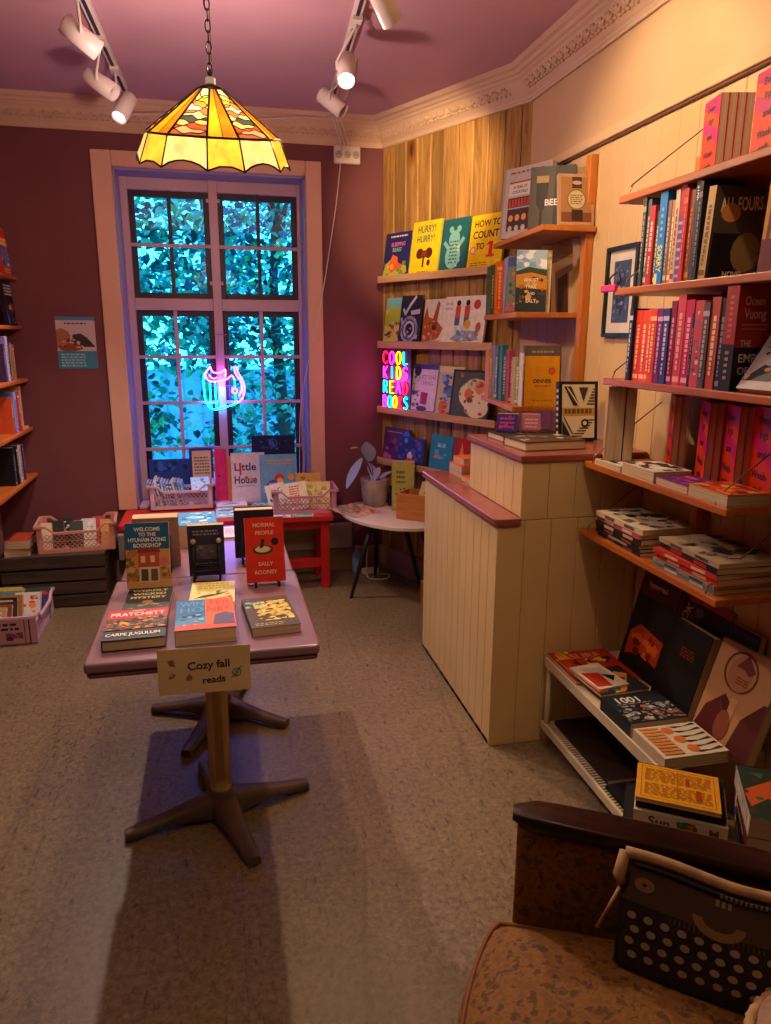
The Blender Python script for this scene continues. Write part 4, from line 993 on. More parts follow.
# sign
mb = MB(); mb.box(0, .232, -.001, .0, 0, .126, paint('#d8b98a', .7))
dkc = '#3a3030'
art2d(mb, [('t','Cozy fall',.545,.62,.17,dkc,.62,2),('t','reads',.60,.29,.15,dkc,.34,3),('o',.15,.7,.035,.2,'#4a4a48'),('l',[(.11,.75),(.19,.62)],.008,'#4a4a48'),('e',.15,.7,.018,.05,'#7a6a50'),('o',.15,.42,.028,.2,'#4a4a48'),('l',[(.12,.37),(.19,.45)],.007,'#4a4a48'),
  ('e',.335,.36,.032,.055,'#b0582a'),('l',[(.33,.42),(.335,.46)],.008,'#4a5a3a'),('o',.85,.42,.05,.16,'#3f6a6a'),('l',[(.79,.3),(.9,.55)],.009,'#3f6a6a'),('e',.85,.42,.022,.05,'#8a9a7a')], .232, .126, lambda u, v, e: (u, -.001-e, v))
tag(mb.build('paper_sign', M=T(-.186, 1.7945, .648) @ RY(1.2)), 'handwritten card reading Cozy fall reads, taped to the near table edge', 'sign')

G1_ = 'books laid flat on the near table'
book('red and black paperback lettered PRATCHETT CARPE JUGULUM lying on the near table', flat(-.326, 1.862, .75, 1.5, .032), .160, .215, .032, '#1d1a1c',
  [('r',0,.68,1,1,'#c3201e'),('t','PRATCHETT',.5,.83,.115,'#e8ddd0',.9),('t','TERRY',.5,.945,.04,'#e8ddd0',.4),('r',0,.3,1,.68,'#4a3020'),('s',1,170,['#c8641e','#e8a83a','#7a4a28','#3a2a20','#b03a1e','#8a7a5a','#5a2a1c'],.0,.3,1,.7,.055),('t','CARPE JUGULUM',.48,.15,.085,'#f0ead8',.86)],
  [('r',0,.7,1,1,'#c3201e')], G1_, hard=True)
book('dark green book with cream lettering lying behind the red and black paperback', flat(-.305, 2.105, .75, -1, .02), .132, .195, .02, '#2c3430',
  [('t','WEIRDLY',.5,.86,.09,'#e0d6a8',.8),('t','WICKED',.5,.70,.09,'#e0d6a8',.8),('t','MYSTERY',.5,.54,.09,'#e0d6a8',.8),('c',.5,.33,.12,'#b8742a'),('s',2,24,['#4a5a48','#8a8a60','#6a3a28'],.05,.05,.95,.3,.07)], (), G1_)
wh = [('r',.5,0,1,1,'#e8641c'),('t','WIN',.27,.85,.15,'#4fa0d0',.42),('t','TER',.74,.85,.15,'#c83a1a',.42),('t','HO',.27,.64,.15,'#4fa0d0',.4),('t','NEY',.74,.64,.15,'#c83a1a',.42),
      ('p',[(0,.3),(.1,.42),(.3,.36),(.5,.4),(.5,.1),(0,.14)],'#3f94c8'),('p',[(0,.0),(0,.14),(.3,.2),(.6,.12),(1,.1),(1,.0)],'#d8481c'),('p',[(.62,.12),(.66,.42),(.84,.5),(.98,.42),(.98,.12)],'#5a4468'),('e',.2,.42,.1,.04,'#1c2a48'),('s',3,10,['#1d5f98','#8fd0f0'],.02,.12,.48,.5,.06)]
book('thick blue and orange book lettered WINTER HONEY lying on the near table', flat(-.142, 1.862, .75, 1.5, .042), .160, .232, .042, '#1f6fae', wh, [('r',0,0,1,1,'#c8301c')], G1_)
book('pale yellow book with black leaves lying behind the blue and orange one', flat(-.118, 2.125, .75, -2, .02), .135, .195, .02, '#e0d888',
  [('w',4,3,'#b8a848',.15,.62,.85,.95),('p',[(.1,.2),(.3,.34),(.6,.4),(.9,.5),(.6,.32),(.3,.24)],'#2a2a22'),('p',[(.3,.05),(.6,.2),(.95,.3),(.7,.1)],'#e0902a'),('s',5,14,['#3a3a2a','#c8a030','#f4f0c0'],.05,.05,.95,.55,.06)], (), G1_)
book('dark brown paperback with a spiky yellow drawing at the right front of the near table', flat(.058, 1.880, .75, 5, .026), .135, .235, .026, '#4a3422',
  [('s',6,90,['#e0c050','#ecd068','#d8b040','#f0e090'],.2,.2,.95,.85,.09),('s',7,50,['#3a2818','#2a2014','#7a6a30'],.2,.2,.95,.85,.03),('s',8,10,['#5fa8b0','#7fc8c8','#3a7a88'],.02,.6,.45,.95,.1),('w',9,2,'#b09060',.1,.04,.7,.14)], (), G1_)
def easel(x, y, z, yaw, w, label, peg=True):
    r = root('book_easel', T(x, y, z) @ RZ(yaw)); tag(r, label, 'stand', 'small black book easels'); bk_ = paint('#141216', .35)
    for s in (-1, 1):
        mb = MB(); xx = s*w/2
        mb.box(xx-.004, xx+.004, -.022, .012, .0, .006, bk_).box(xx-.004, xx+.004, -.026, -.020, .0, .018, bk_)
        mb.tube([(xx,.012,.003),(xx,.045,.15)], .0035, bk_, 6).tube([(xx,.043,.14),(xx,.095,.003)], .0035, bk_, 6); mb.build('side_frame', r)
    MB().tube([(-w/2,.02,.045),(w/2,.02,.045)], .003, bk_, 6).build('crossbar', r); MB().tube([(-w/2,.09,.015),(w/2,.09,.015)], .003, bk_, 6).build('crossbar', r)
    if peg:
        mb = MB()
        for s in (-1, 1): blob(mb, T(s*w/2, .048, .14), .009, .009, .009, paint('#b8a898', .3), 10)
        mb.build('knob', r)
    return r
G2_ = 'books standing on the display tables'
we = [('r',0,.6,1,1,'#1e5f88'),('t','WELCOME',.5,.905,.055,'#e8e4d8',.6),('t','TO THE',.5,.825,.055,'#e8e4d8',.4),('t','HYUNAM-DONG',.5,.745,.06,'#e8e4d8',.86),('t','BOOKSHOP',.5,.66,.06,'#e8e4d8',.64),
      ('r',0,0,1,.6,'#c8925a'),('r',0,.0,1,.14,'#d8a868'),('r',.28,.33,.76,.57,'#b8503a'),('p',[(.24,.55),(.3,.62),(.74,.62),(.8,.55)],'#8f3a30'),('r',.3,.1,.76,.33,'#d8c8a8'),('r',.34,.12,.5,.3,'#5a4438'),('r',.56,.12,.72,.3,'#6a5444'),('r',.34,.4,.44,.5,'#e8c890'),('r',.56,.4,.66,.5,'#e8c890'),('c',.88,.42,.09,'#d86a6a'),
      ('s',11,26,['#b8783a','#7a5a2a','#d8a850','#8a6a3a'],.0,.12,.28,.6,.09),('s',12,8,['#8a6a3a','#d8b070'],.78,.1,1,.35,.07)]
book('blue topped paperback lettered WELCOME TO THE HYUNAM-DONG BOOKSHOP standing on the near table', stand(-.312, 2.318, .757, -2, 12, .022), .134, .21, .022, '#c8925a', we, (), G2_, back='#b89868')
easel(-.245, 2.325, .75, -2, .08, 'black easel under the blue topped bookshop paperback', False)
book('orange red book lettered NORMAL PEOPLE SALLY ROONEY standing on the near table', stand(.062, 2.300, .757, 1.5, 13, .024), .126, .212, .024, '#d2301c',
  [('t','NORMAL',.5,.885,.058,'#f0b8a0',.8),('t','PEOPLE',.5,.765,.058,'#f0b8a0',.78),('c',.76,.62,.1,'#221c1c'),('e',.45,.5,.27,.075,'#3a4a40'),('e',.44,.51,.2,.05,'#e0c898'),('p',[(.36,.52),(.42,.68),(.5,.66),(.46,.54)],'#2a2a2a'),('t','SALLY',.5,.285,.058,'#f0b8a0',.62),('t','ROONEY',.5,.155,.058,'#f0b8a0',.8)], (), G2_, hard=True)
easel(.126, 2.308, .75, 1.5, .075, 'black easel under the orange red NORMAL PEOPLE book', False)
book('dark navy paperback on the near table turned to show its back', T(-.005, 2.445, .757) @ RZ(180) @ T(0,0,.022*math.sin(R_(10))) @ RX(-10), .118, .186, .020, '#27305a', (), (), G2_,
  backart=[('r',.06,.05,.94,.95,'#2c2c48'),('w',13,2,'#8a88a0',.15,.8,.85,.92),('r',.22,.34,.78,.62,'#5a5468'),('s',14,8,['#8a7a80','#4a4458'],.24,.36,.76,.6,.1),('w',15,4,'#6a6880',.15,.08,.85,.28)])
easel(-.064, 2.43, .75, 180, .082, 'black wooden easel with two pale knobs holding the turned away navy book')
book('tan backed book standing with its back to the viewer on the second table, left', T(-.158, 2.600, .757) @ RZ(180) @ T(0,0,.02*math.sin(R_(10))) @ RX(-10), .150, .19, .04, '#a85a2a', (), (), G2_, back='#a08078')
easel(-.233, 2.59, .75, 180, .09, 'black easel behind the tan backed book on the second table', False)
book('tall black backed book with yellow page tops standing on the second table, right', T(.172, 2.64, .757) @ RZ(180) @ T(0,0,.035*math.sin(R_(10))) @ RX(-10), .14, .188, .035, '#23263c', (), (), G2_, hard=True, back='#22263c')
easel(.102, 2.63, .75, 180, .09, 'black easel behind the yellow topped black book on the second table', False)
# thin coloured page-top edges read as sprayed edges
z = .75
for i, (c, t, lab, w_, h_) in enumerate((('#8a9ab0', .034, 'grey blue book at the bottom of the stack on the second table', .145, .215), ('#b8b0a0', .026, 'stone coloured book in the middle of the stack on the second table', .142, .21), ('#4a98c8', .030, 'bright blue book on top of the stack on the second table', .145, .215))):
    book(lab, flat(-.178+.002*i, 2.80, z, 1.5*i, t), w_, h_, t, c, [('s',40+i,24,['#8fd8f8','#2f7fb8','#d8f0f8','#1f5f98'],.08,.2,.92,.9,.12),('w',3,1,'#e8f4ff',.2,.06,.8,.14)] if i == 2 else (), spine_art(i, '#e8e8e8'), 'stack of books on the second table'); z += t
book('cream and green leaflet book lying at the far left of the second table', flat(-.30, 2.86, .75, 6, .008), .09, .15, .008, '#e0dcc0', [('s',50,14,['#a8c048','#e8e8a8','#7a9a48'],.1,.1,.9,.9,.14)])
book('pinkish white booklet lying flat behind the stack on the second table', flat(-.02, 2.90, .75, -3, .008), .105, .17, .008, '#dcc8cc', [('w',51,4,'#a890a0',.15,.3,.85,.8)])
book('small blue and white paperback lying at the right of the second table', flat(.118, 2.87, .75, 2, .015), .085, .16, .015, '#7fb8d8', [('s',52,12,['#e8f4f8','#3f88b8'],.1,.1,.9,.9,.14)])

# ------------------------------------------------------------------ counter
r = root('sales_counter', (.958, 2.39, 0)); tag(r, 'cream boarded sales counter with two reddish laminate tops', 'counter')
cp_ = wallmat('counter_cream', '#cfae76', '#d8b881', scale=5, rough=.45, bump=.05); caplam = paint('#8e4a3c', .25, .5, .05)
def planks(L, H, bw, axis, off, z0=0, g_=.0014):
    mb = MB(); a = 0
    while a < L-.004:
        b_ = min(a+bw, L)
        if axis == 'x': mb.box(a+g_/2, b_-g_/2, off, off+.010, z0, H, cp_)
        else: mb.box(off, off+.010, a+g_/2, b_-g_/2, z0, H, cp_)
        a = b_
    return mb
W_, D_ = XR-.012-.958, .96
core = MB(); core.box(.008, W_, .008, D_, 0, .885, paint('#b09a74')).box(.093, W_, .008, .56, .90, 1.115, paint('#b09a74')); core.build('carcass', r)
planks(D_, .885, .083, 'y', 0).build('side_boards', r, bevel=.002, seg=1)
planks(W_, .900, .105, 'x', 0).build('end_boards', r, bevel=.002, seg=1)
mb = planks(.56, 1.115, .083, 'y', .085, .912); mb.build('upper_side_boards', r, bevel=.002, seg=1)
mb = MB(); a = .085
for b_ in (.19, .295, .40, .505, W_): mb.box(a+.0008, b_-.0008, 0, .010, .902, 1.115, cp_); a = b_
mb.build('upper_end_boards', r, bevel=.002, seg=1)
q = .03; pts = [(.088,-.014)]; pts = []
for cx, cy, a0 in ((-.014+q, -.014+q, 180),):
    for k in range(7): a = R_(a0+k*15); pts.append((cx+q*math.cos(a), cy+q*math.sin(a)))
mb = MB(); mb.prism(pts + [(.0845,-.014),(.0845,.56),(W_,.56),(W_,D_+.014),(-.014,D_+.014)], .885, .912, caplam); mb.build('lower_top', r, bevel=.004, seg=2)
MB().box(.073, W_, -.012, .572, 1.115, 1.139, caplam).build('upper_top', r, bevel=.004, seg=2)
MB().box(.0, .012, .012, D_, 0, .02, cp_).build('plinth', r)
ZT = 1.139
book('large art book lying flat on the counter top, nearest the viewer', flat(1.072, 2.655, ZT, -86, .034), .185, .25, .034, '#4a3a30', [('s',60,18,['#8a7a60','#2a2420','#c8b89a'],.05,.05,.95,.95,.12)], (), 'books on the counter', hard=True)
book('dark topped book lying flat on the far end of the counter', flat(1.088, 2.875, ZT, -88, .026), .16, .27, .026, '#2c2620', [('w',61,3,'#8a7a60',.2,.3,.8,.7)], (), 'books on the counter', hard=True)
book('squat purple and pink gift book standing on the dark book on the counter', stand(1.110, 2.83, ZT+.027, -28, 3, .05), .085, .072, .05, '#4a3a90', [('w',62,3,'#e05a90',.15,.15,.85,.85),('s',63,8,['#d84a88','#6a5ac0'],.1,.1,.9,.9,.12)], (), 'squat gift books on the counter')
book('squat rose pink gift book beside the purple one on the counter', stand(1.205, 2.79, ZT+.027, -20, 3, .055), .075, .072, .055, '#c8788a', [('w',64,3,'#f0c0c8',.15,.2,.85,.8),('r',0,0,1,.12,'#8a3a58')], (), 'squat gift books on the counter')
es = [('r',.08,.05,.92,.95,'#d8ccac'),('r',.08,.42,.92,.56,'#b8904a'),('w',65,1,'#6a5020',.14,.42,.88,.58)]
for k in range(7): es.append(('l', [(.35+k*.06,.08+k*.045),(.60+k*.05,.08+k*.045)], .028, '#1f1c1a'))
for k in range(6): es.append(('l', [(.72+k*.03,.62+k*.05),(.90,.62+k*.05)], .03, '#1f1c1a'))
es += [('p',[(.08,.06),(.08,.36),(.32,.06)],'#2a2622'),('p',[(.12,.92),(.3,.92),(.52,.6),(.36,.6)],'#2a2622'),('p',[(.5,.9),(.62,.66),(.74,.9)],'#3a342e'),('c',.66,.3,.1,'#2a2622'),('c',.66,.3,.05,'#d8ccac'),('l',[(.12,.4),(.35,.12)],.03,'#1f1c1a'),('l',[(.2,.9),(.5,.6)],.03,'#d8ccac')]
book('black book with a cream maze of staircases and a gold band standing on the counter', stand(1.315, 2.675, ZT, -2, 7, .03), .165, .235, .03, '#191716', es, [('w',66,8,'#d8ccac',.2,.1,.8,.9)], 'books on the counter', hard=True)
z = .885
for i, (c, t, lab, a) in enumerate((('#d8481c', .05, 'thick orange covered book at the bottom of the stack on the lower counter ledge', -88), ('#e0662a', .045, 'thick orange book with white page edges on top of the stack on the lower counter ledge', -84))):
    book(lab, flat(.985-.004*i+.00, 3.345+(i*-.01), z, a, t), .15, .052+.05, t, c, (), (), 'orange books on the counter ledge') if False else None
book('thick orange book with white page edges on the lower counter ledge', flat(1.06, 3.29, .912, -86, .055), .15, .20, .055, '#e0581c', [('s',67,10,['#f07a2a','#c8401c'],.1,.1,.9,.9,.12)], (), 'orange books on the counter ledge')
book('flat orange book in front of the thick one on the lower counter ledge', flat(1.06, 3.11, .912, -88, .022), .17, .20, .022, '#d8521e', [('s',68,10,['#f0a050','#b8381c'],.1,.1,.9,.9,.12)], (), 'orange books on the counter ledge')
book('small orange book on top of the thick orange one on the counter ledge', flat(1.075, 3.28, .968, -84, .03), .12, .17, .03, '#e8702a', (), (), 'orange books on the counter ledge')

# ------------------------------------------------------------------ corner shelf unit
ow = wood('orange_shelf_wood', '#a85a22', '#cf8238', 'Y', .4)
owx = wood('orange_shelf_wood_upright', '#a85a22', '#cf8238', 'Z', .4)
r = root('corner_shelf', (XR-.01, 2.95, 1.2)); tag(r, 'orange wooden corner shelf unit with three boards, above the counter', 'shelf')
def cs(pts, z, nm='shelf_board'): mb = MB(); mb.prism([(x-(XR-.01), y-2.95) for x, y in pts], z-.022-1.2, z-1.2, ow); return mb.build(nm, r, bevel=.003)
XW = XR-.012
cs([(1.292,2.885),(XW,2.885),(XW,3.55),(1.335,3.55)], 1.985)
cs([(1.222,2.95),(XW,2.95),(XW,3.56),(1.305,3.56)], 1.648)
cs([(1.222,2.95),(XW,2.95),(XW,3.56),(1.305,3.56)], 1.255)
MB().box(-.034, .0, -.04, -.0, .06, 1.06, owx).build('upright', r, bevel=.003)
G = 'books on the corner shelf'
zs_ = 1.985
book('large grey cookbook with rows of bottles on its cover, on the top corner shelf', stand(1.308, 3.40, zs_, -66, 4, .03), .285, .30, .03, '#b8ad9f',
  [('r',.0,.0,.05,1,'#a09488'),('w',70,1,'#8a4a3a',.15,.9,.85,.95),('r',.14,.78,.62,.80,'#a83a28'),('r',.14,.60,.62,.77,'#d8cdb8'),('t','A YEAR OF',.38,.72,.04,'#5a2a20',.4),('t','COCKTAILS',.38,.65,.04,'#5a2a20',.4),('r',.14,.1,.62,.57,'#4a2f38')]
  + [('r',.16+.065*k,.44,.205+.065*k,.55,'#b8482a') for k in range(7)] + [('r',.14,.41,.62,.43,'#b8ad9f')] + [('c',.23+.14*k,.28,.05,'#d89a4a') for k in range(3)] + [('c',.23+.14*k,.13,.045,'#c8b8a8') for k in range(3)], (), G, hard=True)
book('dark grey book with a tall beer glass lettered BEER on the top corner shelf', stand(1.300, 3.055, zs_, -36, 5, .025), .185, .245, .025, '#47433f',
  [('r',0,0,1,1,'#4c443d'),('r',.55,.0,1,1,'#2e2a28'),('p',[(.14,.85),(.42,.85),(.4,.4),(.31,.3),(.31,.05),(.36,.02),(.2,.02),(.25,.05),(.25,.3),(.16,.4)],'#2a2018'),('r',.145,.74,.415,.85,'#a88858'),('t','BEER',.56,.42,.1,'#e0dcd0',.5)], (), G, hard=True)
book('sepia book with a stopper bottle and a round stamp on the top corner shelf', stand(1.372, 2.905, zs_, -3, 9, .022), .148, .2, .022, '#b8906a',
  [('r',.06,.06,.94,.94,'#a87850'),('r',.06,.06,.94,.25,'#7a4a30'),('p',[(.38,.94),(.66,.94),(.66,.72),(.38,.72)],'#4a3028'),('e',.52,.83,.14,.04,'#b8a090'),('p',[(.36,.3),(.36,.08),(.68,.08),(.68,.3)],'#3a2420'),('c',.5,.5,.27,'#c8b890'),('o',.5,.5,.28,.14,'#8a6a48'),('w',71,5,'#6a5a40',.32,.4,.68,.6)], (), G)
def pick(x, y, z, yaw, t, h, w, c, c2, lab, **k):
    return book(lab, T(x, y, z) @ RZ(yaw) @ T(t, 0, 0) @ RZ(90), w, h, t, c, (), spine_art(lab, c2), G, **k)
zs_ = 1.648; XY = -12
pick(1.315, 3.50, zs_, XY, .016, .235, .15, '#3f5a30', '#a8b878', 'narrow dark green cookbook at the far end of the middle corner shelf')
pick(1.318, 3.43, zs_, XY, .026, .245, .15, '#e07018', '#f8c880', 'first of two orange cookbook spines on the middle corner shelf')
pick(1.332, 3.39, zs_, XY, .026, .245, .15, '#d86414', '#f0b878', 'second orange cookbook spine, nearer the viewer on the middle corner shelf')
pick(1.298, 3.235, zs_, XY, .02, .25, .13, '#8a98a8', '#d8dce0', 'grey blue cookbook spine beside the orange ones on the corner shelf')
book('blue topped cookbook with red jars on the middle corner shelf', stand(1.250, 3.155, zs_, -62, 4, .02), .14, .235, .02, '#4a5a80', [('r',0,.84,1,1,'#2f4068'),('r',.05,.03,.95,.82,'#6a6a48'),('r',.4,.12,.75,.75,'#a83a28'),('s',72,26,['#b84830','#8a8a58','#3a4a30','#c8a868'],.1,.08,.95,.8,.1),('r',.05,.03,.95,.1,'#b04a2a')], (), G, hard=True)
book('book with a moor landscape in orange and blue, white lettering, on the middle corner shelf', stand(1.236, 2.995, zs_, -14, 4, .022), .128, .25, .022, '#2a3438',
  [('r',0,.66,1,1,'#a8c4d8'),('s',73,14,['#e8f0f4','#7fa8c8'],.0,.7,1,1,.16),('p',[(0,.66),(.4,.73),(1,.68),(1,.55),(0,.58)],'#3a4a3a'),('p',[(0,.6),(.5,.64),(1,.58),(1,.36),(0,.4)],'#c88a2a'),('s',74,24,['#e0a840','#a86a2a','#5a4a38','#6a2a30'],0,.12,1,.6,.1),('t','GHOST',.5,.52,.05,'#e8e4d8',.6),('t','TRAIL',.5,.41,.05,'#e8e4d8',.5),('t','AND',.5,.3,.04,'#e8e4d8',.3),('t','SALT',.5,.18,.055,'#f0ece0',.5)], (), G)
pick(1.368, 2.985, zs_, -20, .018, .25, .06, '#d8c098', '#b89a68', 'tall cream spined book next to the moor landscape book')
book('large brown and cream architecture book leaning at the back of the middle corner shelf', stand(1.395, 3.08, zs_, -8, 7, .025), .14, .285, .025, '#8a6a54', [('p',[(0,.62),(1,.9),(1,.75),(0,.5)],'#c8ab86'),('p',[(.05,.0),(.1,.6),(.3,.62),(.3,0)],'#4a302a'),('p',[(.3,.0),(.3,.72),(.4,.74),(.45,0)],'#d0b490'),('p',[(.5,.0),(.5,.5),(.8,.6),(.85,0)],'#4a2f2c'),('p',[(.85,0),(.85,.6),(1,.66),(1,0)],'#c8a884')], (), G, hard=True)
zs_ = 1.255
pick(1.278, 3.385, zs_, XY, .014, .235, .13, '#c8923a', '#f0d8a0', 'narrow ochre spine at the far end of the lowest corner shelf')
pick(1.280, 3.32, zs_, XY, .016, .25, .13, '#7f8fb0', '#d8d8e8', 'lilac blue spine next to the ochre one on the lowest corner shelf')
pick(1.280, 3.23, zs_, XY, .028, .255, .13, '#2f7f80', '#a8d8d0', 'thick teal spine on the lowest corner shelf')
pick(1.277, 3.13, zs_, XY, .024, .235, .13, '#a8404a', '#e8b0a8', 'rose red spine on the lowest corner shelf')
pick(1.272, 3.05, zs_, XY, .022, .205, .10, '#a8a868', '#e8e8c0', 'speckled green spine on the lowest corner shelf')
pick(1.270, 2.962, zs_, XY, .005, .225, .08, '#d8ccc0', '#8a8078', 'thin white spine beside the yellow DINNER book')
book('golden yellow book lettered DINNER on the lowest corner shelf', stand(1.283, 2.962, zs_, -3, 4, .02), .158, .212, .02, '#e09a14', [('t','DINNER',.52,.5,.075,'#2a2010',.62),('c',.78,.7,.095,'#c83020'),('o',.78,.7,.05,.3,'#e8a080'),('w',75,1,'#6a4a10',.3,.38,.75,.42),('w',76,1,'#b87a10',.25,.08,.8,.14)], (), G)
book('grey brown book standing behind the yellow DINNER book', stand(1.30, 3.01, zs_, -3, 3, .02), .17, .255, .02, '#6a5a50', [('w',77,1,'#a89888',.2,.86,.8,.93)], (), G)
# framed picture
r = root('framed_picture', T(XR-.012, 2.758, 1.548) @ RZ(-90)); tag(r, 'black framed print with a cream mount on the cream wall behind the bookshelves', 'picture')
W2, H2 = .228, .338; fr = paint('#17171c', .35)
MB().box(0, W2, -.018, 0, 0, .016, fr).box(0, W2, -.018, 0, H2-.016, H2, fr).box(0, .016, -.018, 0, .016, H2-.016, fr).box(W2-.016, W2, -.018, 0, .016, H2-.016, fr).build('frame', r, bevel=.002)
MB().box(.016, W2-.016, -.006, -.002, .016, H2-.016, paint('#cfc5b4', .6)).build('mount', r)
mb = MB(); mb.box(.055, W2-.055, -.008, -.006, .055, H2-.055, paint('#3c4a66', .5))
art2d(mb, [('e',.5,.5,.28,.38,'#2a3550'),('s',80,30,['#5a6a90','#8090b0','#20283c','#6a78a0'],.1,.05,.9,.95,.1)], W2-.11, H2-.11, lambda u, v, e: (.055+u, -.008-e, .055+v)); mb.build('print', r)
# ------------------------------------------------------------------ bookshelves on the right wall
SX = 1.27
K_ = .977
def kk(x, y, z): return (x*K_, y*K_, 1.55+(z-1.55)*K_)
_stand, _flat = stand, flat
def stand(x, y, z, *a): return _stand(*kk(x, y, z), *a)
def flat(x, y, z, *a): return _flat(*kk(x, y, z), *a)
def wshelf(z, ya, yb, label, br=True, last=True):
    r = root('wall_shelf', T(SX, ya, z) @ RZ(-90)); tag(r, label, 'shelf', 'orange shelves on the right wall')
    D = XR-.010-SX; L = ya-yb
    MB().box(0, L, 0, D, -.022, 0, ow_x).build('board', r, bevel=.003)
    wr = paint('#8a7a68', .3, metal=.8)
    for x in ((.055, L-.05) if last else (.055,)):
        mb = MB(); mb.tube(smooth([(x,.006,-.03),(x,.004,.0),(x,.012,.022),(x,.03,.04),(x,D-.004,.21)]), .0022, wr, 6); mb.build('wire_bracket', r)
    return r
ow_x = wood('orange_shelf_plank', '#96491a', '#c26c2a', 'X', .38)
wshelf(kk(0,0,1.992)[2], 2.265, 1.38, 'topmost orange wooden wall shelf on the right, with pink books on it')
wshelf(kk(0,0,1.705)[2], 2.247, 1.38, 'second orange wall shelf from the top, full of upright books')
wshelf(kk(0,0,1.411)[2], 2.282, 1.38, 'third orange wall shelf from the top, with orange and pink spines')
wshelf(kk(0,0,1.106)[2], 2.374, 1.60, 'fourth orange wall shelf, at counter height')
wshelf(kk(0,0,.850)[2], 2.374, 1.60, 'lowest orange wall shelf, holding two stacks of magazines')
r = root('shelf_upright', (XR-.06, 2.0, .79)); 
MB().box(0, .048, 0, .035, 0, 1.2, owx).build('post', r); tag(r, 'vertical wooden post behind the wall shelves on the right', 'post')
def S2(z, ya): return (SX+.006, ya*K_, kk(0,0,z)[2])
G = 'books upright on the second wall shelf'
def rowY(y0, z): return y0
shelf_row([(.016,.255,'#3a4648','#a8a090','slate green spine at the far left of the second wall shelf'),
 (.018,.248,'#56606a','#c8c0b0','blue grey spine second from the far end of the second wall shelf'),
 (.027,.226,'#b8262a','#f0d0c0','bright red spine between the blue grey and the narrow green one'),
 (.016,.208,'#5a6048','#e0dcb8','narrow moss green spine beside the tall blue book'),
 (.036,.255,'#1878c8','#e8d83a','tall bright blue spine with yellow lettering SORRY',{'spine':[('t','SORRY',.5,.28,.65*.036/.255,'#e8e03a',.30,-90),('w',3,5,'#8fc8f0',.35,.5,.65,.85),('r',0,0,.4,.12,'#d8e0b0')]}),
 (.018,.228,'#8a6a58','#d8c0a0','brown spine to the right of the tall blue book'),
 (.016,.226,'#b08a58','#f0e0b8','tan spine, second after the tall blue book'),
 (.019,.25,'#d8bf98','#a83a30','cream spine with red lettering on the second wall shelf'),
 (.024,.262,'#b81c38','#7a3a8a','crimson topped spine with a purple check',{'spine':[('r',0,0,1,.66,'#6a4a98')]+[('r',0,.05+.09*k,1,.08+.09*k,'#b8a0c8') for k in range(7)]}),
 (.017,.245,'#c42a22','#e86a48','scarlet spine right of the purple checked one'),
 (.021,.238,'#8a4a28','#c87848','rust brown spine before the dark STAR book',),
 (.022,.262,'#3a3a40','#d0ccc4','charcoal book lettered STAR at its head',{'spine':[('t','STAR',.5,.86,.5*.022/.262,'#e8e4dc',.2,-90)]}),
 (.018,.25,'#1c1a1e','#7a7480','black spine next to the leaning cream book'),
 (.030,.232,'#c8a468','#7a5a30','cream spined book lettered ALL FOURS showing its dark cover',{'tilt':4,'w':.15,'hard':False,'gap':.02,'art':[('r',0,0,1,1,'#4a4030'),('t','ALL FOURS',.55,.82,.14,'#e0d4b8',.85,4),('e',.35,.72,.2,.1,'#c88850'),('r',.05,.0,.7,.5,'#12121a'),('e',.75,.3,.3,.22,'#8a7048'),('t','NOVEL',.55,.06,.06,'#d8d0c0',.5)]})],
 S2(1.705, 2.18), -90, 0, G)
book('yellow striped book with a dark red foot, face out on the second wall shelf', stand(1.325, 1.662, 1.705, -82, 3, .03), .14, .20+.055, .03, '#c88a1c', [('r',0,0,1,.3,'#6a1420')]+[('p',[(.08+.16*k,.3),(.15+.16*k,.3),(.2+.16*k,1),(.12+.16*k,1)],'#6a3a14') for k in range(5)]+[('p',[(.1,.5),(.35,.62),(.6,.6),(.5,.5)],'#3a1c10'),('e',.5,.22,.25,.04,'#e0a040'),('s',2,10,['#e8b840','#8a4a18'],.1,.35,.9,.95,.05)], (), G, hard=True)
book('blue paperback leaning at the far end of the second wall shelf, an orange figure on its cover', stand(1.335, 2.262, 1.712, -78, 0, .015) @ RY(-22), .09, .15, .015, '#3a4a98', [('p',[(.2,.1),(.5,.6),(.8,.5),(.4,.08)],'#d8783a'),('s',5,8,['#8fc0f0','#e8c8a0'],.1,.5,.9,.95,.12)], (), G) if False else None
r = root('clip_tag', T(1.276, 2.258, 1.697) @ RZ(-90)); tag(r, 'bright pink clip tag on a bent black wire at a wall shelf end', 'tag')
MB().box(-.075, .02, -.012, .0, -.004, .018, paint('#d8286a', .35)).build('tag_plate', r, bevel=.004)
mb = MB(); mb.tube(smooth([(-.03,.0,.018),(-.035,.0,.04),(.015,.0,.055),(.03,.0,.03),(.012,.0,.008),(.03,.0,-.005)]), .003, paint('#1a1614', .4), 6); mb.build('wire', r)
book('blue picture booklet leaning behind the slate green spine, past the shelf end', T(1.37, 2.245, 1.706) @ RZ(-90) @ RY(10), .058, .17, .01, '#3a5aa8', [('p',[(.2,.1),(.45,.5),(.8,.62),(.6,.1)],'#d87a4a'),('p',[(.0,.5),(.6,.95),(.1,.95)],'#8fc8e8')], (), G)
G = 'books upright on the third wall shelf'
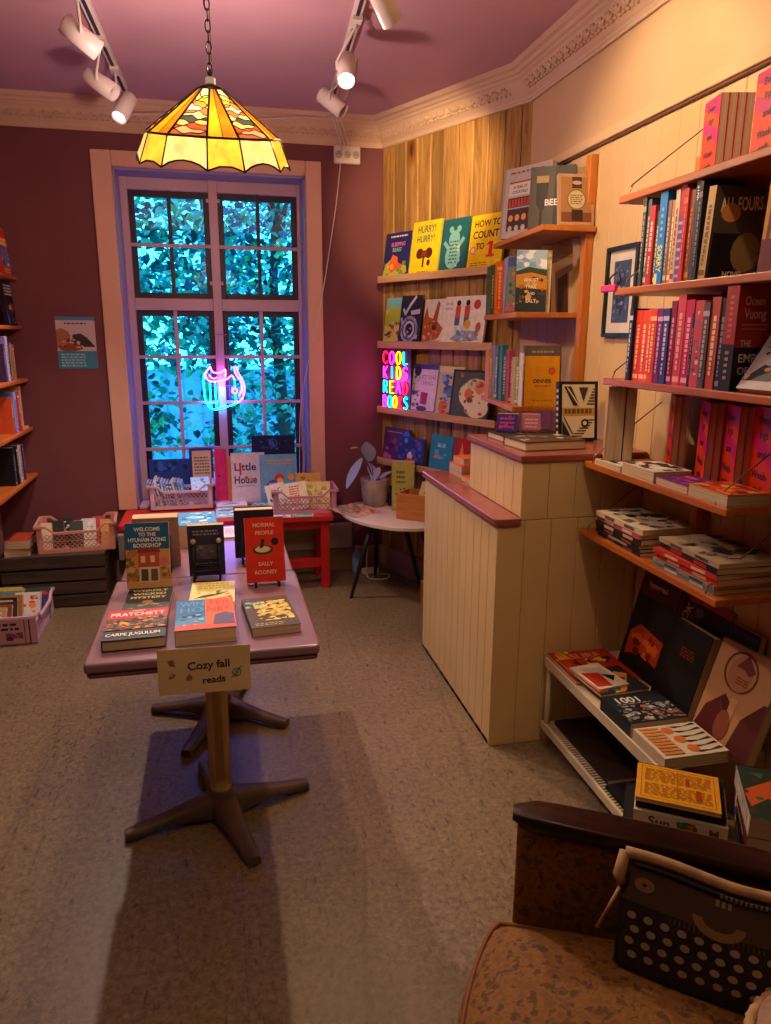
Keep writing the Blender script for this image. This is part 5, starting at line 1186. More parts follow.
shelf_row([(.020,.222,'#1f2748','#c8c8d8','navy spine at the far left of the third wall shelf'),
 (.034,.215,'#e8401c','#f8c090','leftmost of the four bright orange spines on the third wall shelf',{'w':.13}),
 (.031,.215,'#ee4a1e','#f8c8a0','second from the left of the four bright orange spines',{'w':.13}),
 (.028,.217,'#f0521e','#f8c8a0','third from the left of the four bright orange spines',{'w':.13}),
 (.032,.217,'#ea4620','#f8c090','rightmost of the four bright orange spines, next to the purple book',{'w':.13}),
 (.026,.215,'#7a2a78','#e0a8d8','purple spine to the right of the four orange ones'),
 (.029,.216,'#3a3f80','#d8c8e8','indigo spine with pale scrolls on the third wall shelf'),
 (.026,.236,'#8a1c48','#e89ab0','dark magenta spine on the third wall shelf'),
 (.036,.252,'#d84a58','#f0b0a8','tall salmon red spine, tallest of the pink books'),
 (.036,.236,'#c8285a','#f8a8c0','hot pink spine to the right of the salmon one'),
 (.014,.20,'#2a1f2a','#8a7a88','thin black spine between two pink books'),
 (.036,.232,'#c84a50','#4a8ab0','coral spine patterned with blue on the third wall shelf',{'spine':[('s',7,16,['#3f7fa0','#e8c0a0','#2a5a78'],.1,.1,.9,.9,.2)]}),
 (.026,.226,'#5a4a4a','#b8a8a0','grey brown spine on the third wall shelf'),
 (.034,.238,'#b84a3c','#f0c8a0','brick red spine with pale lettering on the third wall shelf'),
 (.022,.234,'#17161a','#8a8890','black spine beside the red topped novel')],
 S2(1.411, 2.205), -90, 0, G)
ov = [('r',0,.42,1,1,'#a82a18'),('t','Ocean',.3,.86,.08,'#e0a890',.36),('t','Vuong',.32,.74,.09,'#e0a890',.4),('r',.1,.63,.6,.64,'#c87860'),('r',.1,.59,.55,.6,'#c87860'),('t','THE',.2,.46,.06,'#d8c0a8',.2),('t','EMPEROR',.5,.32,.08,'#d8c0a8',.8),('t','OF',.2,.2,.07,'#d8c0a8',.2)]
shelf_row([(.046,.262,'#1c1612','#c8a890','thick novel, red above and black below, lettered Ocean Vuong',{'w':.16,'hard':True,'art':ov,'spine':[('r',0,.45,1,1,'#a02818'),('w',8,8,'#c87858',.35,.5,.65,.92),('w',9,5,'#a89080',.35,.1,.65,.4)]})],
 S2(1.411, 1.738), -90, 0, G)
book('pale grey book with black roofs and an orange flower tilted on the third wall shelf', stand(1.312, 1.672, 1.413, -86, 34, .016), .15, .24, .016, '#bdb0b4', [('p',[(0,.1),(.3,.3),(.6,.25),(.9,.45),(1,.3),(.6,.1)],'#26242a'),('p',[(.1,.5),(.5,.62),(.9,.6),(.5,.5)],'#26242a'),('c',.75,.22,.1,'#e08a28'),('s',11,16,['#d8a070','#3a383c','#8a7a80'],.05,.1,.95,.75,.07),('w',12,2,'#4a464a',.1,.8,.8,.9)], (), G)
# shelf 4
def evening(x, y, z, yaw, n, where, beh, h=.205, w=.125, t=.023):
    F = T(*kk(x, y, z)) @ RZ(yaw)
    ev = [('r',0,0,1,1,'#e0106c'),('p',[(0,.0),(1,.0),(1,.35),(0,.6)],'#ee3c10'),('p',[(0,.75),(1,.55),(1,.72),(0,.9)],'#f04c14'),('t','Even-',.5,.87,.085,'#3a1a30',.8),('t','ings',.5,.71,.085,'#3a1a30',.6),('t','and',.5,.5,.085,'#3a1a30',.55),('t','Week-',.5,.27,.085,'#3a1a30',.8),('t','ends',.5,.11,.085,'#3a1a30',.65)]
    for k in range(n):
        lab = ('pink and orange Evenings and Weekends paperback, ' + where) if k == 0 else ('%s copy of the pink and orange paperback, %s' % (['', 'second', 'third', 'fourth'][k], beh))
        book(lab, F @ T(0, (t+.001)*k, .0), w, h, t, '#d8204a', ev if k == 0 else (), spine_art(4, '#3a1a30'), 'copies of the pink and orange paperback', pages='#')
evening(1.375, 2.012, 1.992, -104, 4, 'front copy, far end of the top shelf', 'far end of the top shelf', h=.19, w=.105, t=.021)
evening(1.372, 1.800, 1.992, -100, 3, 'front copy by the right picture edge', 'behind the one by the right picture edge', h=.20, w=.125)
mb_ = book('small plain orange book standing behind the pink paperbacks on the top wall shelf', stand(1.42, 2.10, 1.992, -92, 0, .02), .06, .075, .02, '#c8621c', (), (), None)
G = 'books lying on the fourth wall shelf'
bw = [('s',1,26,['#1c1a1a','#e8e0d0','#2a2626'],.05,.05,.95,.95,.16)]
book('thin white book with black brush shapes lying on the fourth wall shelf', flat(1.308, 2.362, 1.106, -90, .018), .165, .125, .018, '#ddd2bc', bw, (), G)
book('thick white book with a black and white cover lying second on the fourth wall shelf', flat(1.306, 2.175, 1.106, -91, .036), .185, .128, .036, '#d8cdb8', bw+[('e',.4,.5,.3,.25,'#1f1c1c'),('e',.45,.5,.15,.12,'#d8cdb8')], (), G)
book('purple covered book lying third on the fourth wall shelf', flat(1.306, 1.978, 1.106, -90, .024), .155, .125, .024, '#7a2a78', [('s',2,20,['#a83a98','#5a2a80','#d85a9a','#4a4a90'],.05,.05,.95,.95,.14)], (), G)
book('thick orange covered book lying at the near end of the fourth wall shelf', flat(1.304, 1.812, 1.106, -90, .036), .165, .13, .036, '#d8521c', [('s',3,24,['#f08a2a','#b8301c','#e8a850','#8a2a1c'],.05,.05,.95,.95,.15)], (), G)
evening(1.492, 2.215, 1.106, -116, 2, 'leftmost on the fourth shelf', 'behind the leftmost one on the fourth shelf', h=.25, w=.11, t=.02)
evening(1.488, 2.045, 1.106, -114, 2, 'second from the left, fourth shelf', 'behind the second one from the left', h=.245, w=.12, t=.02)
evening(1.486, 1.925, 1.106, -110, 2, 'third from the left, fourth shelf', 'behind the third one from the left', h=.245, w=.125, t=.02)
evening(1.480, 1.795, 1.106, -102, 2, 'widest and nearest on the fourth shelf', 'behind the widest one on the fourth shelf', h=.25, w=.13, t=.02)
book('tall thick book showing cream page edges, standing where the fourth shelf meets the counter', T(1.285, 2.262, 1.136) @ RZ(-27) @ T(0, .13, 0) @ RZ(-90), .13, .25, .056, '#b89a68', (), (), None)
book('black book standing beside the tall cream edged one', T(1.285, 2.262, 1.136) @ RZ(-27) @ T(.058, .13, 0) @ RZ(-90), .13, .25, .034, '#161518', (), (), None)
# shelf 5 : magazine stacks
def stack(x, y, z, items, group, h=.30, w=.205, jit=3, yaw=0, seed=1):
    rd = random.Random(seed)
    for it in items:
        t, c, c2, lab = it[:4]; a = yaw+rd.uniform(-jit, jit); art = it[4] if len(it) > 4 else ()
        book(lab, flat(x+rd.uniform(0, .008), y+rd.uniform(-.006, .006), z, a, t), w, h, t, c, art, [('w',rd.randint(1, 99),1,c2,.1,.06,.9,.9)] if t < .012 else [('w',rd.randint(1, 99),2,c2,.2,.06,.8,.9)], group)
        z += t+.0005
    return z
G = 'far stack of magazines on the lowest wall shelf'
cov = [('s',5,34,['#3a3a3a','#8a7a68','#b8a890','#1c1a1a','#6a5a48'],.05,.05,.95,.95,.14)]
stack(1.312, 2.045, .85, [(.012,'#1a1820','#8a3a48','black magazine at the very bottom of the far stack'),(.010,'#221c24','#a8a098','dark magazine second from the bottom of the far stack'),
 (.014,'#1c1a1c','#b04a3a','black spined magazine in the middle of the far stack'),(.018,'#2a2420','#c8b8a0','brown black magazine under the pink one in the far stack'),
 (.016,'#b8505a','#f0c8b0','pink spined magazine in the far stack'),(.018,'#cdbf9f','#5a4a3a','cream spined magazine on top of the far stack',cov)], G, h=.285, w=.2, seed=3)
G = 'near stack of magazines on the lowest wall shelf'
stack(1.312, 1.668, .85, [(.014,'#6f7a70','#c8d0c0','grey green magazine at the bottom of the near stack'),(.012,'#8a8a80','#3a3a38','grey magazine second from the bottom of the near stack'),
 (.018,'#c8301c','#f0b898','red orange magazine, lower of the two red ones in the near stack'),(.015,'#c03420','#f0c0a0','red magazine, upper of the two red ones in the near stack'),
 (.018,'#221c1c','#c03028','black magazine with red lettering in the near stack'),(.014,'#a89478','#4a3a30','tan magazine with a dark landscape cover on top of the near stack',[('s',6,40,['#2a2622','#8a7a60','#4a4238','#b8a888'],.03,.03,.97,.97,.16)])], G, h=.285, w=.2, seed=5)

# ------------------------------------------------------------------ low white rack
stand, flat = _stand, _flat
r = root('low_rack', (1.165, 1.63, 0)); tag(r, 'low white two tier rack of magazines beside the counter', 'rack'); rk = paint('#c9b896', .4, var=.04)
MB().box(0, .355, 0, .735, .350, .365, rk).box(-.004, .004, 0, .735, .330, .368, rk).build('top_tier', r, bevel=.002)
mb = MB(); mb.box(-.004, .008, 0, .735, .072, .10, rk).box(.325, .337, 0, .735, .072, .1, rk)
for k in range(49): mb.box(.004, .33, .008+k*.0148, .0125+k*.0148, .092, .0985, rk)
mb.build('wire_tier', r, bevel=0)
for x in (.012, .325):
    for y in (.72, .02): MB().tube([(x,y,0),(x,y,.350)], .011, rk, 12).build('leg', r)
G = 'books and magazines on the low rack'
rm = [('r',.0,.0,1,1,'#a82418'),('t','SURF',.2,.55,.16,'#d88a60',.7,90),('t','ARTS',.42,.55,.16,'#d8b8a0',.7,90),('t','LIFE',.64,.5,.14,'#d8a8a0',.7,90),('p',[(.0,.2),(.3,.3),(.6,.22),(.9,.34),(.95,.26),(.5,.12),(.1,.08)],'#d8a028'),('s',7,14,['#e0b040','#c87820'],.0,.0,.9,.35,.08),('w',8,8,'#c89898',.8,.1,1,.95)]
book('red magazine with pale sideways lettering at the far end of the low rack', flat(1.170, 2.366, .366, -90, .014), .235, .235, .014, '#a82418', rm, (), G)
book('second red magazine under the orange lettered one on the low rack', flat(1.176, 2.285, .381, -88, .008), .20, .21, .008, '#b02c1a', [('s',9,20,['#e0b040','#c83a20','#3a1c18'],.05,.05,.95,.95,.13)], (), G)
wl = [('r',0,0,1,1,'#2a2a30'),('p',[(.0,.0),(.0,.5),(.35,.72),(.6,.3),(.9,.2),(.9,0)],'#c03a20'),('p',[(.2,.75),(.35,.95),(.9,.6),(1,.5),(1,.3)],'#c88a30'),('p',[(.3,.62),(.5,.78),(.95,.42),(.9,.3)],'#3f5a68'),('t','Wallpaper',.66,.66,.075,'#2a1c14',.6,-38),('s',10,12,['#e0c8a0','#a8281c','#e8dcc0'],.02,.05,.6,.6,.12)]
book('dark magazine with an orange band lettered Wallpaper and a red figure on the low rack', flat(1.172, 2.165, .390, -86, .010), .18, .185, .010, '#2a2a30', wl, (), G)
book('cream magazine with a red and black cover at the front of the low rack', flat(1.168, 2.185, .401, -82, .006), .175, .12, .006, '#d8c8a8', [('p',[(.1,.2),(.2,.9),(.6,.85),(.5,.3)],'#b8b098'),('p',[(.3,.1),(.4,.6),(.95,.5),(.9,.05)],'#b02a1a'),('p',[(.45,.6),(.6,.95),(.8,.7)],'#1c1a1a')], (), G)
bo = [('r',0,0,1,1,'#20242a'),('t','1001',.36,.78,.19,'#d8d4c4',.62),('w',11,1,'#a8a498',.1,.62,.7,.66),('s',12,120,['#8a8a88','#3a4048','#a86a38','#b8b4a8','#101418','#5a6068'],.02,.03,.98,.58,.06)]
book('thick black and white book lettered 1001 on the low rack', flat(1.168, 1.78, .366, 1, .046), .20, .175, .046, '#20242a', bo, (), G)
zb2 = [('r',0,0,1,1,'#d8ccae')]
for k in range(6): zb2.append(('p', [(.02+.16*k,.95),(.08+.16*k,.98),(.14+.16*k,.6),(.06+.16*k,.5),(.1+.16*k,.75)], '#20281c'))
zb2 += [('c',.2,.45,.11,'#d8702a'),('c',.5,.5,.11,'#d8702a'),('c',.8,.55,.11,'#d8702a')]+[('p',[(.05+.1*k,.05),(.11+.1*k,.05),(.13+.1*k,.35),(.08+.1*k,.35)],'#d8862a') for k in range(9)]
book('cream book with dark ripples and orange suns at the near end of the low rack', flat(1.170, 1.768, .366, -90, .036), .165, .205, .036, '#d8ccae', zb2, (), G)
G = 'art books leaning on the wall behind the low rack'
book('black art book lettered hyperreal with a red band, leaning behind the low rack', stand(1.405, 2.265, .367, -88, 14, .03), .215, .385, .03, '#120e10', [('r',0,.72,1,1,'#4a1414'),('t','hyperreal',.45,.84,.05,'#d8a8a0',.6),('p',[(.1,.35),(.3,.45),(.95,.4),(.95,.16),(.5,.2),(.1,.12)],'#b8401c'),('s',13,12,['#e06a28','#7a1c14'],.15,.15,.9,.4,.12)], (), G, hard=True)
book('book with a pink stripe lettered OK standing behind the plain black book', stand(1.438, 2.045, .367, -88, 12, .025), .225, .355, .025, '#2c2430', [('r',.1,.93,1,1,'#a8286a'),('t','OK',.12,.82,.08,'#c8a868',.3,70),('s',14,14,['#6a5a70','#4a3040'],.2,.5,.95,.9,.14)], (), G)
book('plain black cased book with faint red lettering leaning behind the 1001 book', stand(1.375, 2.005, .367, -90, 14, .04), .195, .285, .04, '#0e0c0d', [('w',15,4,'#7a2a24',.4,.62,.75,.74)], (), G, hard=True)
book('book striped blue, yellow and crimson between the black and the portrait book', stand(1.458, 1.805, .367, -90, 8, .014), .12, .335, .025, '#16181e', [('r',.1,.84,.95,.96,'#2f4a68'),('r',.2,.66,.8,.84,'#c08a28'),('r',.1,.42,.7,.66,'#8a1c38'),('r',.2,.1,.6,.26,'#c82a3a')], (), G)
pt_ = [('r',0,0,1,1,'#b88a5c'),('p',[(.0,.0),(.1,.3),(.35,.5),(.5,.42),(.5,.0)],'#5a1e1c'),('p',[(.62,.0),(.7,.35),(.95,.6),(1,.6),(1,.0)],'#5a2420'),('o',.46,.76,.28,.12,'#6a3024'),('e',.46,.74,.2,.18,'#a8744c'),('p',[(.36,.8),(.5,.95),(.68,.82),(.6,.76),(.5,.8)],'#6a3428'),('w',17,3,'#7a3a2c',.42,.64,.62,.72),('p',[(.46,.5),(.58,.5),(.55,.1),(.48,.1)],'#c89a6c'),('l',[(.3,.42),(.42,.3),(.55,.2)],.02,'#7a3a2c'),('e',.46,.2,.12,.16,'#8a4a34')]
book('tan book with a line drawing of a person, leaning behind the rack', stand(1.380, 1.785, .367, -86, 17, .035), .225, .30, .035, '#b88a5c', pt_, (), G)
G = 'books on the lower tier of the rack'
book('long dark brown folio lying on the wire tier of the rack', flat(1.20, 1.93, .101, 0, .014), .24, .40, .014, '#2a1814', (), (), G)
book('spiral bound black sketchbook lying past the brown folio on the wire tier', flat(1.185, 1.70, .101, 0, .012), .22, .215, .012, '#16141a', [('s',18,14,['#3a3a40','#5a5048'],.1,.1,.9,.9,.14)], (), G)
mb = MB()
for k in range(26): mb.tube([(0,k*.0085,.002),(-.003,k*.0085,.010),(.006,k*.0085,.014)], .0012, paint('#0f0e12'), 4)
o = mb.build('binding_wire', M=T(1.183, 1.695, .101)); tag(o, 'black wire comb binding along the edge of the sketchbook on the lower tier', 'binding')
su = [('r',0,0,1,1,'#cfc4a8'),('t','Sun',.5,.72,.7*.045/.27,'#3a3226',.3,-90),('e',.5,.42,.36,.11,'#2f6a4a'),('e',.5,.4,.2,.05,'#c86a3a'),('t','M',.5,.14,.6*.045/.27,'#6a5a48',.2,-90),('s',19,10,['#3f7a5a','#4a8a60','#c84a38'],.15,.3,.85,.54,.16)]
cr = root('box_plinth', T(1.012, 1.475, .0) @ RZ(-34)); tag(cr, 'plain cardboard box on the floor under the two book piles by the rack', 'box')
cbd = paint('#8a6a48', .8, var=.08)
MB().box(0, .47, 0, .19, 0, .262, cbd).build('carton', cr, bevel=.004); MB().box(.0, .47, .09, .10, .2620, .2630, paint('#a08a60', .4)).build('tape', cr)
F = lambda z, t, dx=0, dy=0: flat(1.190+dx, 1.355+dy, z, 56, t)
book('thick black book at the foot of the pile under the yellow book', F(.264, .045, -.006, .010), .18, .24, .045, '#1a1618', (), spine_art(2, '#a89880'), G)
book('thick cream spined book with a green and red portrait, under the yellow one', F(.310, .046), .18, .225, .046, '#cfc4a8', (), su, G)
book('black cased book between the cream spined and the yellow book', F(.357, .024, .0, .012), .18, .215, .024, '#141214', (), (), G)
ye = [('r',.04,.04,.96,.96,'#e0a020'),('r',.06,.06,.94,.067,'#8a4a14'),('r',.06,.93,.94,.937,'#8a4a14'),('l',[(.06,.06),(.06,.93)],.006,'#8a4a14'),('l',[(.94,.06),(.94,.93)],.006,'#8a4a14'),('w',20,10,'#b87018',.1,.52,.9,.88),('w',21,8,'#b87018',.1,.12,.9,.46),('l',[(.5,.1),(.5,.9)],.006,'#9a5a14'),('r',.60,.55,.64,.75,'#a83a14'),('r',.72,.18,.78,.46,'#a83a14')]
book('yellow book printed with fine brown panels on top of the pile by the rack', flat(1.004, 1.480, .382, -33.5, .012), .205, .165, .012, '#e0a020', ye, (), G)
lf = [('r',0,0,1,1,'#2a3a2c'),('p',[(.0,.5),(.3,.7),(.6,.9),(.5,.55),(.9,.6),(.6,.4),(.95,.2),(.5,.3),(.4,.05),(.3,.4),(.05,.2)],'#c85a28'),('p',[(.55,.05),(.6,.35),(.95,.45),(.98,.1)],'#2f6a48'),('s',22,20,['#d8762a','#3a6a48','#8a2a20','#4a3a28'],.0,.0,1,.95,.1),('t','FOLK',.86,.6,.12,'#c8c0a8',.6,-80)]
z = .264
for i, (t, c, lab) in enumerate(((.04,'#3a4060','dark blue book at the bottom of the pile with orange leaves on top'),(.04,'#7a3a34','dull red book in the pile with orange leaves on top'),(.055,'#b8b0a0','dark green book with orange leaves and grey spine on top of its pile'))):
    book(lab, flat(1.225+.003*i, 1.335, z, -32+i, t), .19, .235-.02*(i < 2), t, c, lf if i == 2 else (), spine_art(i, '#d8c8a8'), 'pile with orange leaves beside the rack'); z += t+.0005

# ------------------------------------------------------------------ armchair
AF = T(.575, 1.205, 0) @ RZ(-25)
r = root('armchair', AF); tag(r, 'old gold damask armchair with dark wooden arms, in the lower right corner', 'armchair')
dw = wood('dark_polished_wood', '#1d0d09', '#3a1b13', 'X', .28); dm = damask()
def armtop(y0):
    mb = MB(); g_ = []
    for i in range(15):
        t = i/14; x = -.03+.66*t; w = .037+.008*math.sin(PI*t); z = .603-.075*t
        e = 1-max(0, (.06-t)/.06)**2*.5
        cy = y0+.012*math.sin(t*PI)
        row = []
        for k in range(13):
            a = 2*PI*k/12; row.append((x, cy+w*e*math.copysign(abs(math.cos(a))**.6, math.cos(a)), z+.021*e*math.copysign(abs(math.sin(a))**.6, math.sin(a))))
        g_.append(row)
    mb.sheet(g_, dw, True); mb.add(g_[0][:12], [tuple(range(12))], dw); mb.add(g_[-1][:12], [tuple(range(12))], dw)
    return mb
def panel(y0):
    mb = MB(); x0, x1 = -.02, .6
    mb.add([(x0,y0-.026,.20),(x1,y0-.026,.20),(x1,y0+.026,.20),(x0,y0+.026,.20),(x0,y0-.026,.59),(x1,y0-.026,.52),(x1,y0+.026,.52),(x0,y0+.026,.59)], [(3,2,1,0),(4,5,6,7),(0,1,5,4),(1,2,6,5),(2,3,7,6),(3,0,4,7)], dm); return mb
for y0 in (0, -.60):
    armtop(y0).build('armrest', r); panel(y0).build('arm_panel', r, bevel=.012, seg=3)
MB().box(-.01, .62, -.575, -.025, .20, .288, dm).build('seat_frame', r, bevel=.015, seg=3)
# cushion: domed with rounded front
mb = MB(); g_ = []; nx, ny = 26, 24
def cush(u, v):
    y = -.570+.540*v; bow = .05*math.sin(PI*v)**.6
    x = -.10-bow*0 + (.66+.0)*u; x = (-.045-bow)+(.605+bow)*u
    return x, y
top = []
for i in range(nx+1):
    row = []
    for j in range(ny+1):
        u, v = i/nx, j/ny; x, y = cush(u, v)
        d = min(u, 1-u)*.6; e = min(v, 1-v)*.55
        z = .355 + .055*(1-math.exp(-d/.045))*(1-math.exp(-e/.04)) + .018*math.sin(PI*u)*math.sin(PI*v)
        row.append((x, y, z))
    top.append(row)
mb.sheet(top, dm, True)
bot = [[(p[0]+.0, p[1], .290+.0*j) for j, p in enumerate(row)] for row in top]
mb.sheet([r_[::-1] for r_ in bot], dm, True)
edge = [top[0][j] for j in range(ny+1)] + [top[i][ny] for i in range(1, nx+1)] + [top[nx][j] for j in range(ny-1, -1, -1)] + [top[i][0] for i in range(nx-1, 0, -1)]
E0 = [Vector(p) for p in edge]; n = len(E0); rings = []
cen = Vector((.25, -.30, 0))
for k in range(5):
    t = k/4; z = .355*(1-t)+.290*t; ring = []
    for p in E0:
        d = (p-cen); d.z = 0; d = d.normalized()*(.014*math.sin(PI*t)); ring.append((p.x+d.x, p.y+d.y, z))
    rings.append(ring+[ring[0]])
mb.sheet(rings, dm, True); co_ = mb.build('seat_cushion', r)
mb = MB(); pip = paint('#7a4a1c', .7); mb.tube([(p.x*1.0, p.y, .356) for p in E0], .0055, pip, 6, closed=True); mb.build('piping', co_)
mb = MB(); mb.box(.52, .66, -.575, -.025, .30, .95, dm, T(0,0,0)); mb.build('backrest', r, bevel=.04, seg=4)
for x in (.0, .58):
    for y in (-.58, -.02): MB().tube([(x,y,0),(x*.97+.01,y,.21)], [.016,.024], dw, 12).build('leg', r)

# typewriter print pouch on the seat
PF = T(.668, 1.005, .418) @ RZ(-37) @ RX(-20)
r = root('typewriter_pouch', PF); tag(r, 'dark zip pouch printed with an old typewriter, lying on the armchair', 'bag')
Wp, Hp = .40, .190; dkb = paint('#241a12', .55, var=.15, scale=10, bump=.1)
def pouch(u, v, side):
    x = Wp*u; z = Hp*v; b = (math.sin(PI*min(1,max(0,u)))**.45)*(1-.75*v)*(.25+math.sin(PI*min(1, v*.8+.1))**.5)
    return (x, (-.038 if side < 0 else .03)*b + .0, z - .010*math.sin(PI*u)*(v) + .004*math.sin(u*9)*v)
mb = MB()
for side in (-1, 1): mb.sheet([[pouch(u/24, v/12, side) for u in range(25)] for v in range(13)], dkb, True)
def P3(u, v, e): p = pouch(u, v, -1); return (p[0], p[1]-e, p[2])
def disc(cu, cv, rx, rz, m, e, n=14): mb.add([P3(cu+rx*math.cos(2*PI*k/n)/Wp, cv+rz*math.sin(2*PI*k/n)/Hp, e) for k in range(n)], [tuple(range(n))], m)
brs = paint('#8a6a3a', .45); keyc = paint('#9a8560', .5); keyd = paint('#1c140e', .5); dkp = paint('#120c09', .6)
for i in range(24):
    u0, u1 = i/24, (i+1)/24
    mb.add([P3(u0,.0,.0004), P3(u1,.0,.0004), P3(u1,.40,.0004), P3(u0,.40,.0004)], [(0,1,2,3)], dkp)
    mb.add([P3(u0,.62,.0005), P3(u1,.62,.0005), P3(u1,.93,.0005), P3(u0,.93,.0005)], [(0,1,2,3)], paint('#4c3a22', .5))
for row in range(4):
    for k in range(13):
        cu = .06+.072*k+.018*(row % 2); cv = .50-.115*row-.008*k*0
        if cu > .96: continue
        disc(cu, cv, .0100, .0088, keyd, .0012); disc(cu, cv+.006, .0082, .0064, keyc, .0018)
disc(.10, .80, .018, .012, brs, .0012); disc(.83, .62, .018, .012, brs, .0012); disc(.10, .80, .004, .003, keyd, .0016)
arc = [(.42+.11*math.cos(a), .72-.16*math.sin(a)+.0) for a in [PI*k/12 for k in range(13)]]
for (a, b_) in zip(arc, arc[1:]):
    mb.add([P3(a[0],a[1],.0014), P3(b_[0],b_[1],.0014), P3(b_[0]*.62+.42*.38,b_[1]*.50+.72*.50,.0014), P3(a[0]*.62+.42*.38,a[1]*.50+.72*.50,.0014)], [(0,1,2,3)], brs)
for k in range(20):
    u0 = .22+.02*k; mb.add([P3(u0,.56,.001), P3(u0+.006,.56,.001), P3(u0+.006,.60+.03*math.sin(PI*k/19),.001), P3(u0,.60+.03*math.sin(PI*k/19),.001)], [(0,1,2,3)], paint('#5a4426', .5))
for k, ww in enumerate((.02, .012, .016)): mb.add([P3(.40+.025*k,.86,.0012), P3(.415+.025*k,.86,.0012), P3(.415+.025*k,.92,.0012), P3(.40+.025*k,.92,.0012)], [(0,1,2,3)], keyc)
mb.build('body', r)
cl = paint('#b08a5a', .7, var=.1, scale=30, bump=.2)
mb = MB(); mb.tube([(Wp*u/20, .004, Hp-.010*math.sin(PI*u/20)+.004*math.sin(u/20*9)+.008) for u in range(21)], .011, cl, 10)
mb.tube([(0,.004,Hp+.008),(-.006,.0,Hp-.035),(.0,-.002,Hp-.05)], [.011,.012,.008], cl, 10); mb.build('zip_band', r)
mb = MB(); mb.tube([P3(u/20, .965, .002) for u in range(1, 20)], .004, paint('#17110e', .5), 6)
for k in range(26): p = P3(.42+.02*k, .965, .006); mb.box(p[0]-.0018, p[0]+.0018, p[1]-.001, p[1]+.002, p[2]-.003, p[2]+.003, paint('#8a7452', .4))
mb.build('zip', r)
mb = MB(); mb.tube(smooth([(-.002,-.004,Hp-.055),(-.014,-.01,Hp-.09),(-.03,-.015,Hp-.14)]), [.004]*12+[.003], cl, 6) if False else mb.tube([(-.002,-.004,Hp-.055),(-.016,-.01,Hp-.09),(-.034,-.015,Hp-.135)], .0035, cl, 6); mb.build('zip_pull', r)
# pale knitted cushion
r = root('knitted_cushion', T(.895, .712, .45) @ RZ(-25)); tag(r, 'pale pinkish knitted cushion with a braided edge at the bottom right corner', 'cushion')
kn_ = paint('#b08a70', .9, var=.12, scale=40, bump=.6)
mb = MB(); blob(mb, T(.0,.0,.02), .135, .12, .065, kn_, 28); mb.build('knit_body', r)
mb = MB(); mb.tube([(.137*math.cos(a), .122*math.sin(a), .02+.003*math.sin(a*60)) for a in [2*PI*k/90 for k in range(90)]], [(.010 if k % 2 else .007) for k in range(90)], paint('#c09a6a', .8, bump=.4), 8, closed=True); mb.build('braided_edge', r)

# ------------------------------------------------------------------ left side: shelves, crate, baskets
r0 = None
def lshelf(z, label):
    r = root('side_shelf', T(-1.085, 3.35, z) @ RZ(90)); tag(r, label, 'shelf', 'shelves on the left wall')
    MB().box(0, 1.345, 0, .255, -.02, 0, ow_x).build('board', r, bevel=.003)
    mb = MB(); mb.box(.02, .05, .02, .25, -.05, -.02, owx); mb.build('bracket', r)
for z, l in ((1.862,'topmost board of the left wall shelves, under the red and yellow book'),(1.592,'second board down of the left wall shelves'),(1.296,'third board down of the left wall shelves'),(1.012,'fourth board down of the left wall shelves'),(.735,'lowest board of the left wall shelves')): lshelf(z, l)
def L_(z, specs, xs, g): return shelf_row(specs, (-1.10, 3.35, z), 90, xs, g, dep=.14)
book('red, yellow and blue paperback facing out on the topmost left shelf', stand(-1.105, 4.515, 1.862, 90, 4, .025), .155, .245, .025, '#c8281c', [('r',0,.62,1,.8,'#e8a81c'),('w',1,2,'#fff0a0',.1,.64,.9,.8),('r',0,.18,1,.62,'#4a78c0'),('s',2,18,['#e8e0d0','#2a4a90','#c83a28','#8fb0e0'],.05,.18,.95,.62,.12),('r',0,0,1,.18,'#d03a1c'),('w',3,2,'#f8d8a0',.15,.04,.85,.14)], (), None)
book('dark paperback with a pale figure facing out on the second left shelf', stand(-1.105, 4.50, 1.592, 90, 4, .022), .165, .235, .022, '#1c1824', [('w',4,4,'#d8d0d0',.1,.68,.95,.95),('e',.5,.4,.14,.08,'#c89878'),('p',[(.2,.02),(.36,.36),(.64,.36),(.85,.02)],'#3a2a34'),('p',[(.0,.0),(.0,.4),(.2,.1)],'#2f5ac8'),('s',5,10,['#8a4a58','#b87868'],.55,.05,.95,.5,.1)], (), None)
G = 'books upright on the left wall shelves'
L_(1.296, [(.03,.2,'#3a2a4a','#a898c0','dark violet spine on the third left shelf'),(.025,.235,'#8a6ac0','#e0d8f0','lilac spine on the third left shelf'),(.03,.24,'#d0ccc8','#6a6a70','white spine on the third left shelf'),(.028,.238,'#b8c0b0','#58605a','pale grey green spine on the third left shelf'),(.03,.235,'#20222e','#9a98a8','black spine on the third left shelf'),(.022,.205,'#b8907a','#6a3a30','flesh pink spine on the third left shelf'),(.026,.195,'#a86a48','#e8c8a0','tan spine at the window end of the third left shelf')], .965, G)
L_(1.012, [(.03,.2,'#c8502a','#f0c090','orange spine on the fourth left shelf'),(.03,.225,'#3f6ab0','#d8e0f8','blue spine on the fourth left shelf'),(.028,.22,'#9aa8c8','#4a5890','pale blue spine on the fourth left shelf'),(.028,.222,'#b0b8d8','#586090','lavender grey spine on the fourth left shelf'),(.04,.222,'#c0242c','#f0c0b8','scarlet spine on the fourth left shelf')], 1.00, G)
r = root('bookend_box', T(-1.10, 4.54, 1.012) @ RZ(90)); tag(r, 'pale plywood end box on the fourth left shelf', 'box'); ply = wood('pale_ply', '#c09a70', '#dcb890', 'X', .5)
MB().box(0, .015, 0, .2, 0, .25, ply).box(.015, .12, .185, .2, 0, .25, ply).box(.015, .12, 0, .185, 0, .012, ply).build('panel', r); MB().box(.04, .09, .17, .184, .08, .10, paint('#4a3028')).build('slot', r)
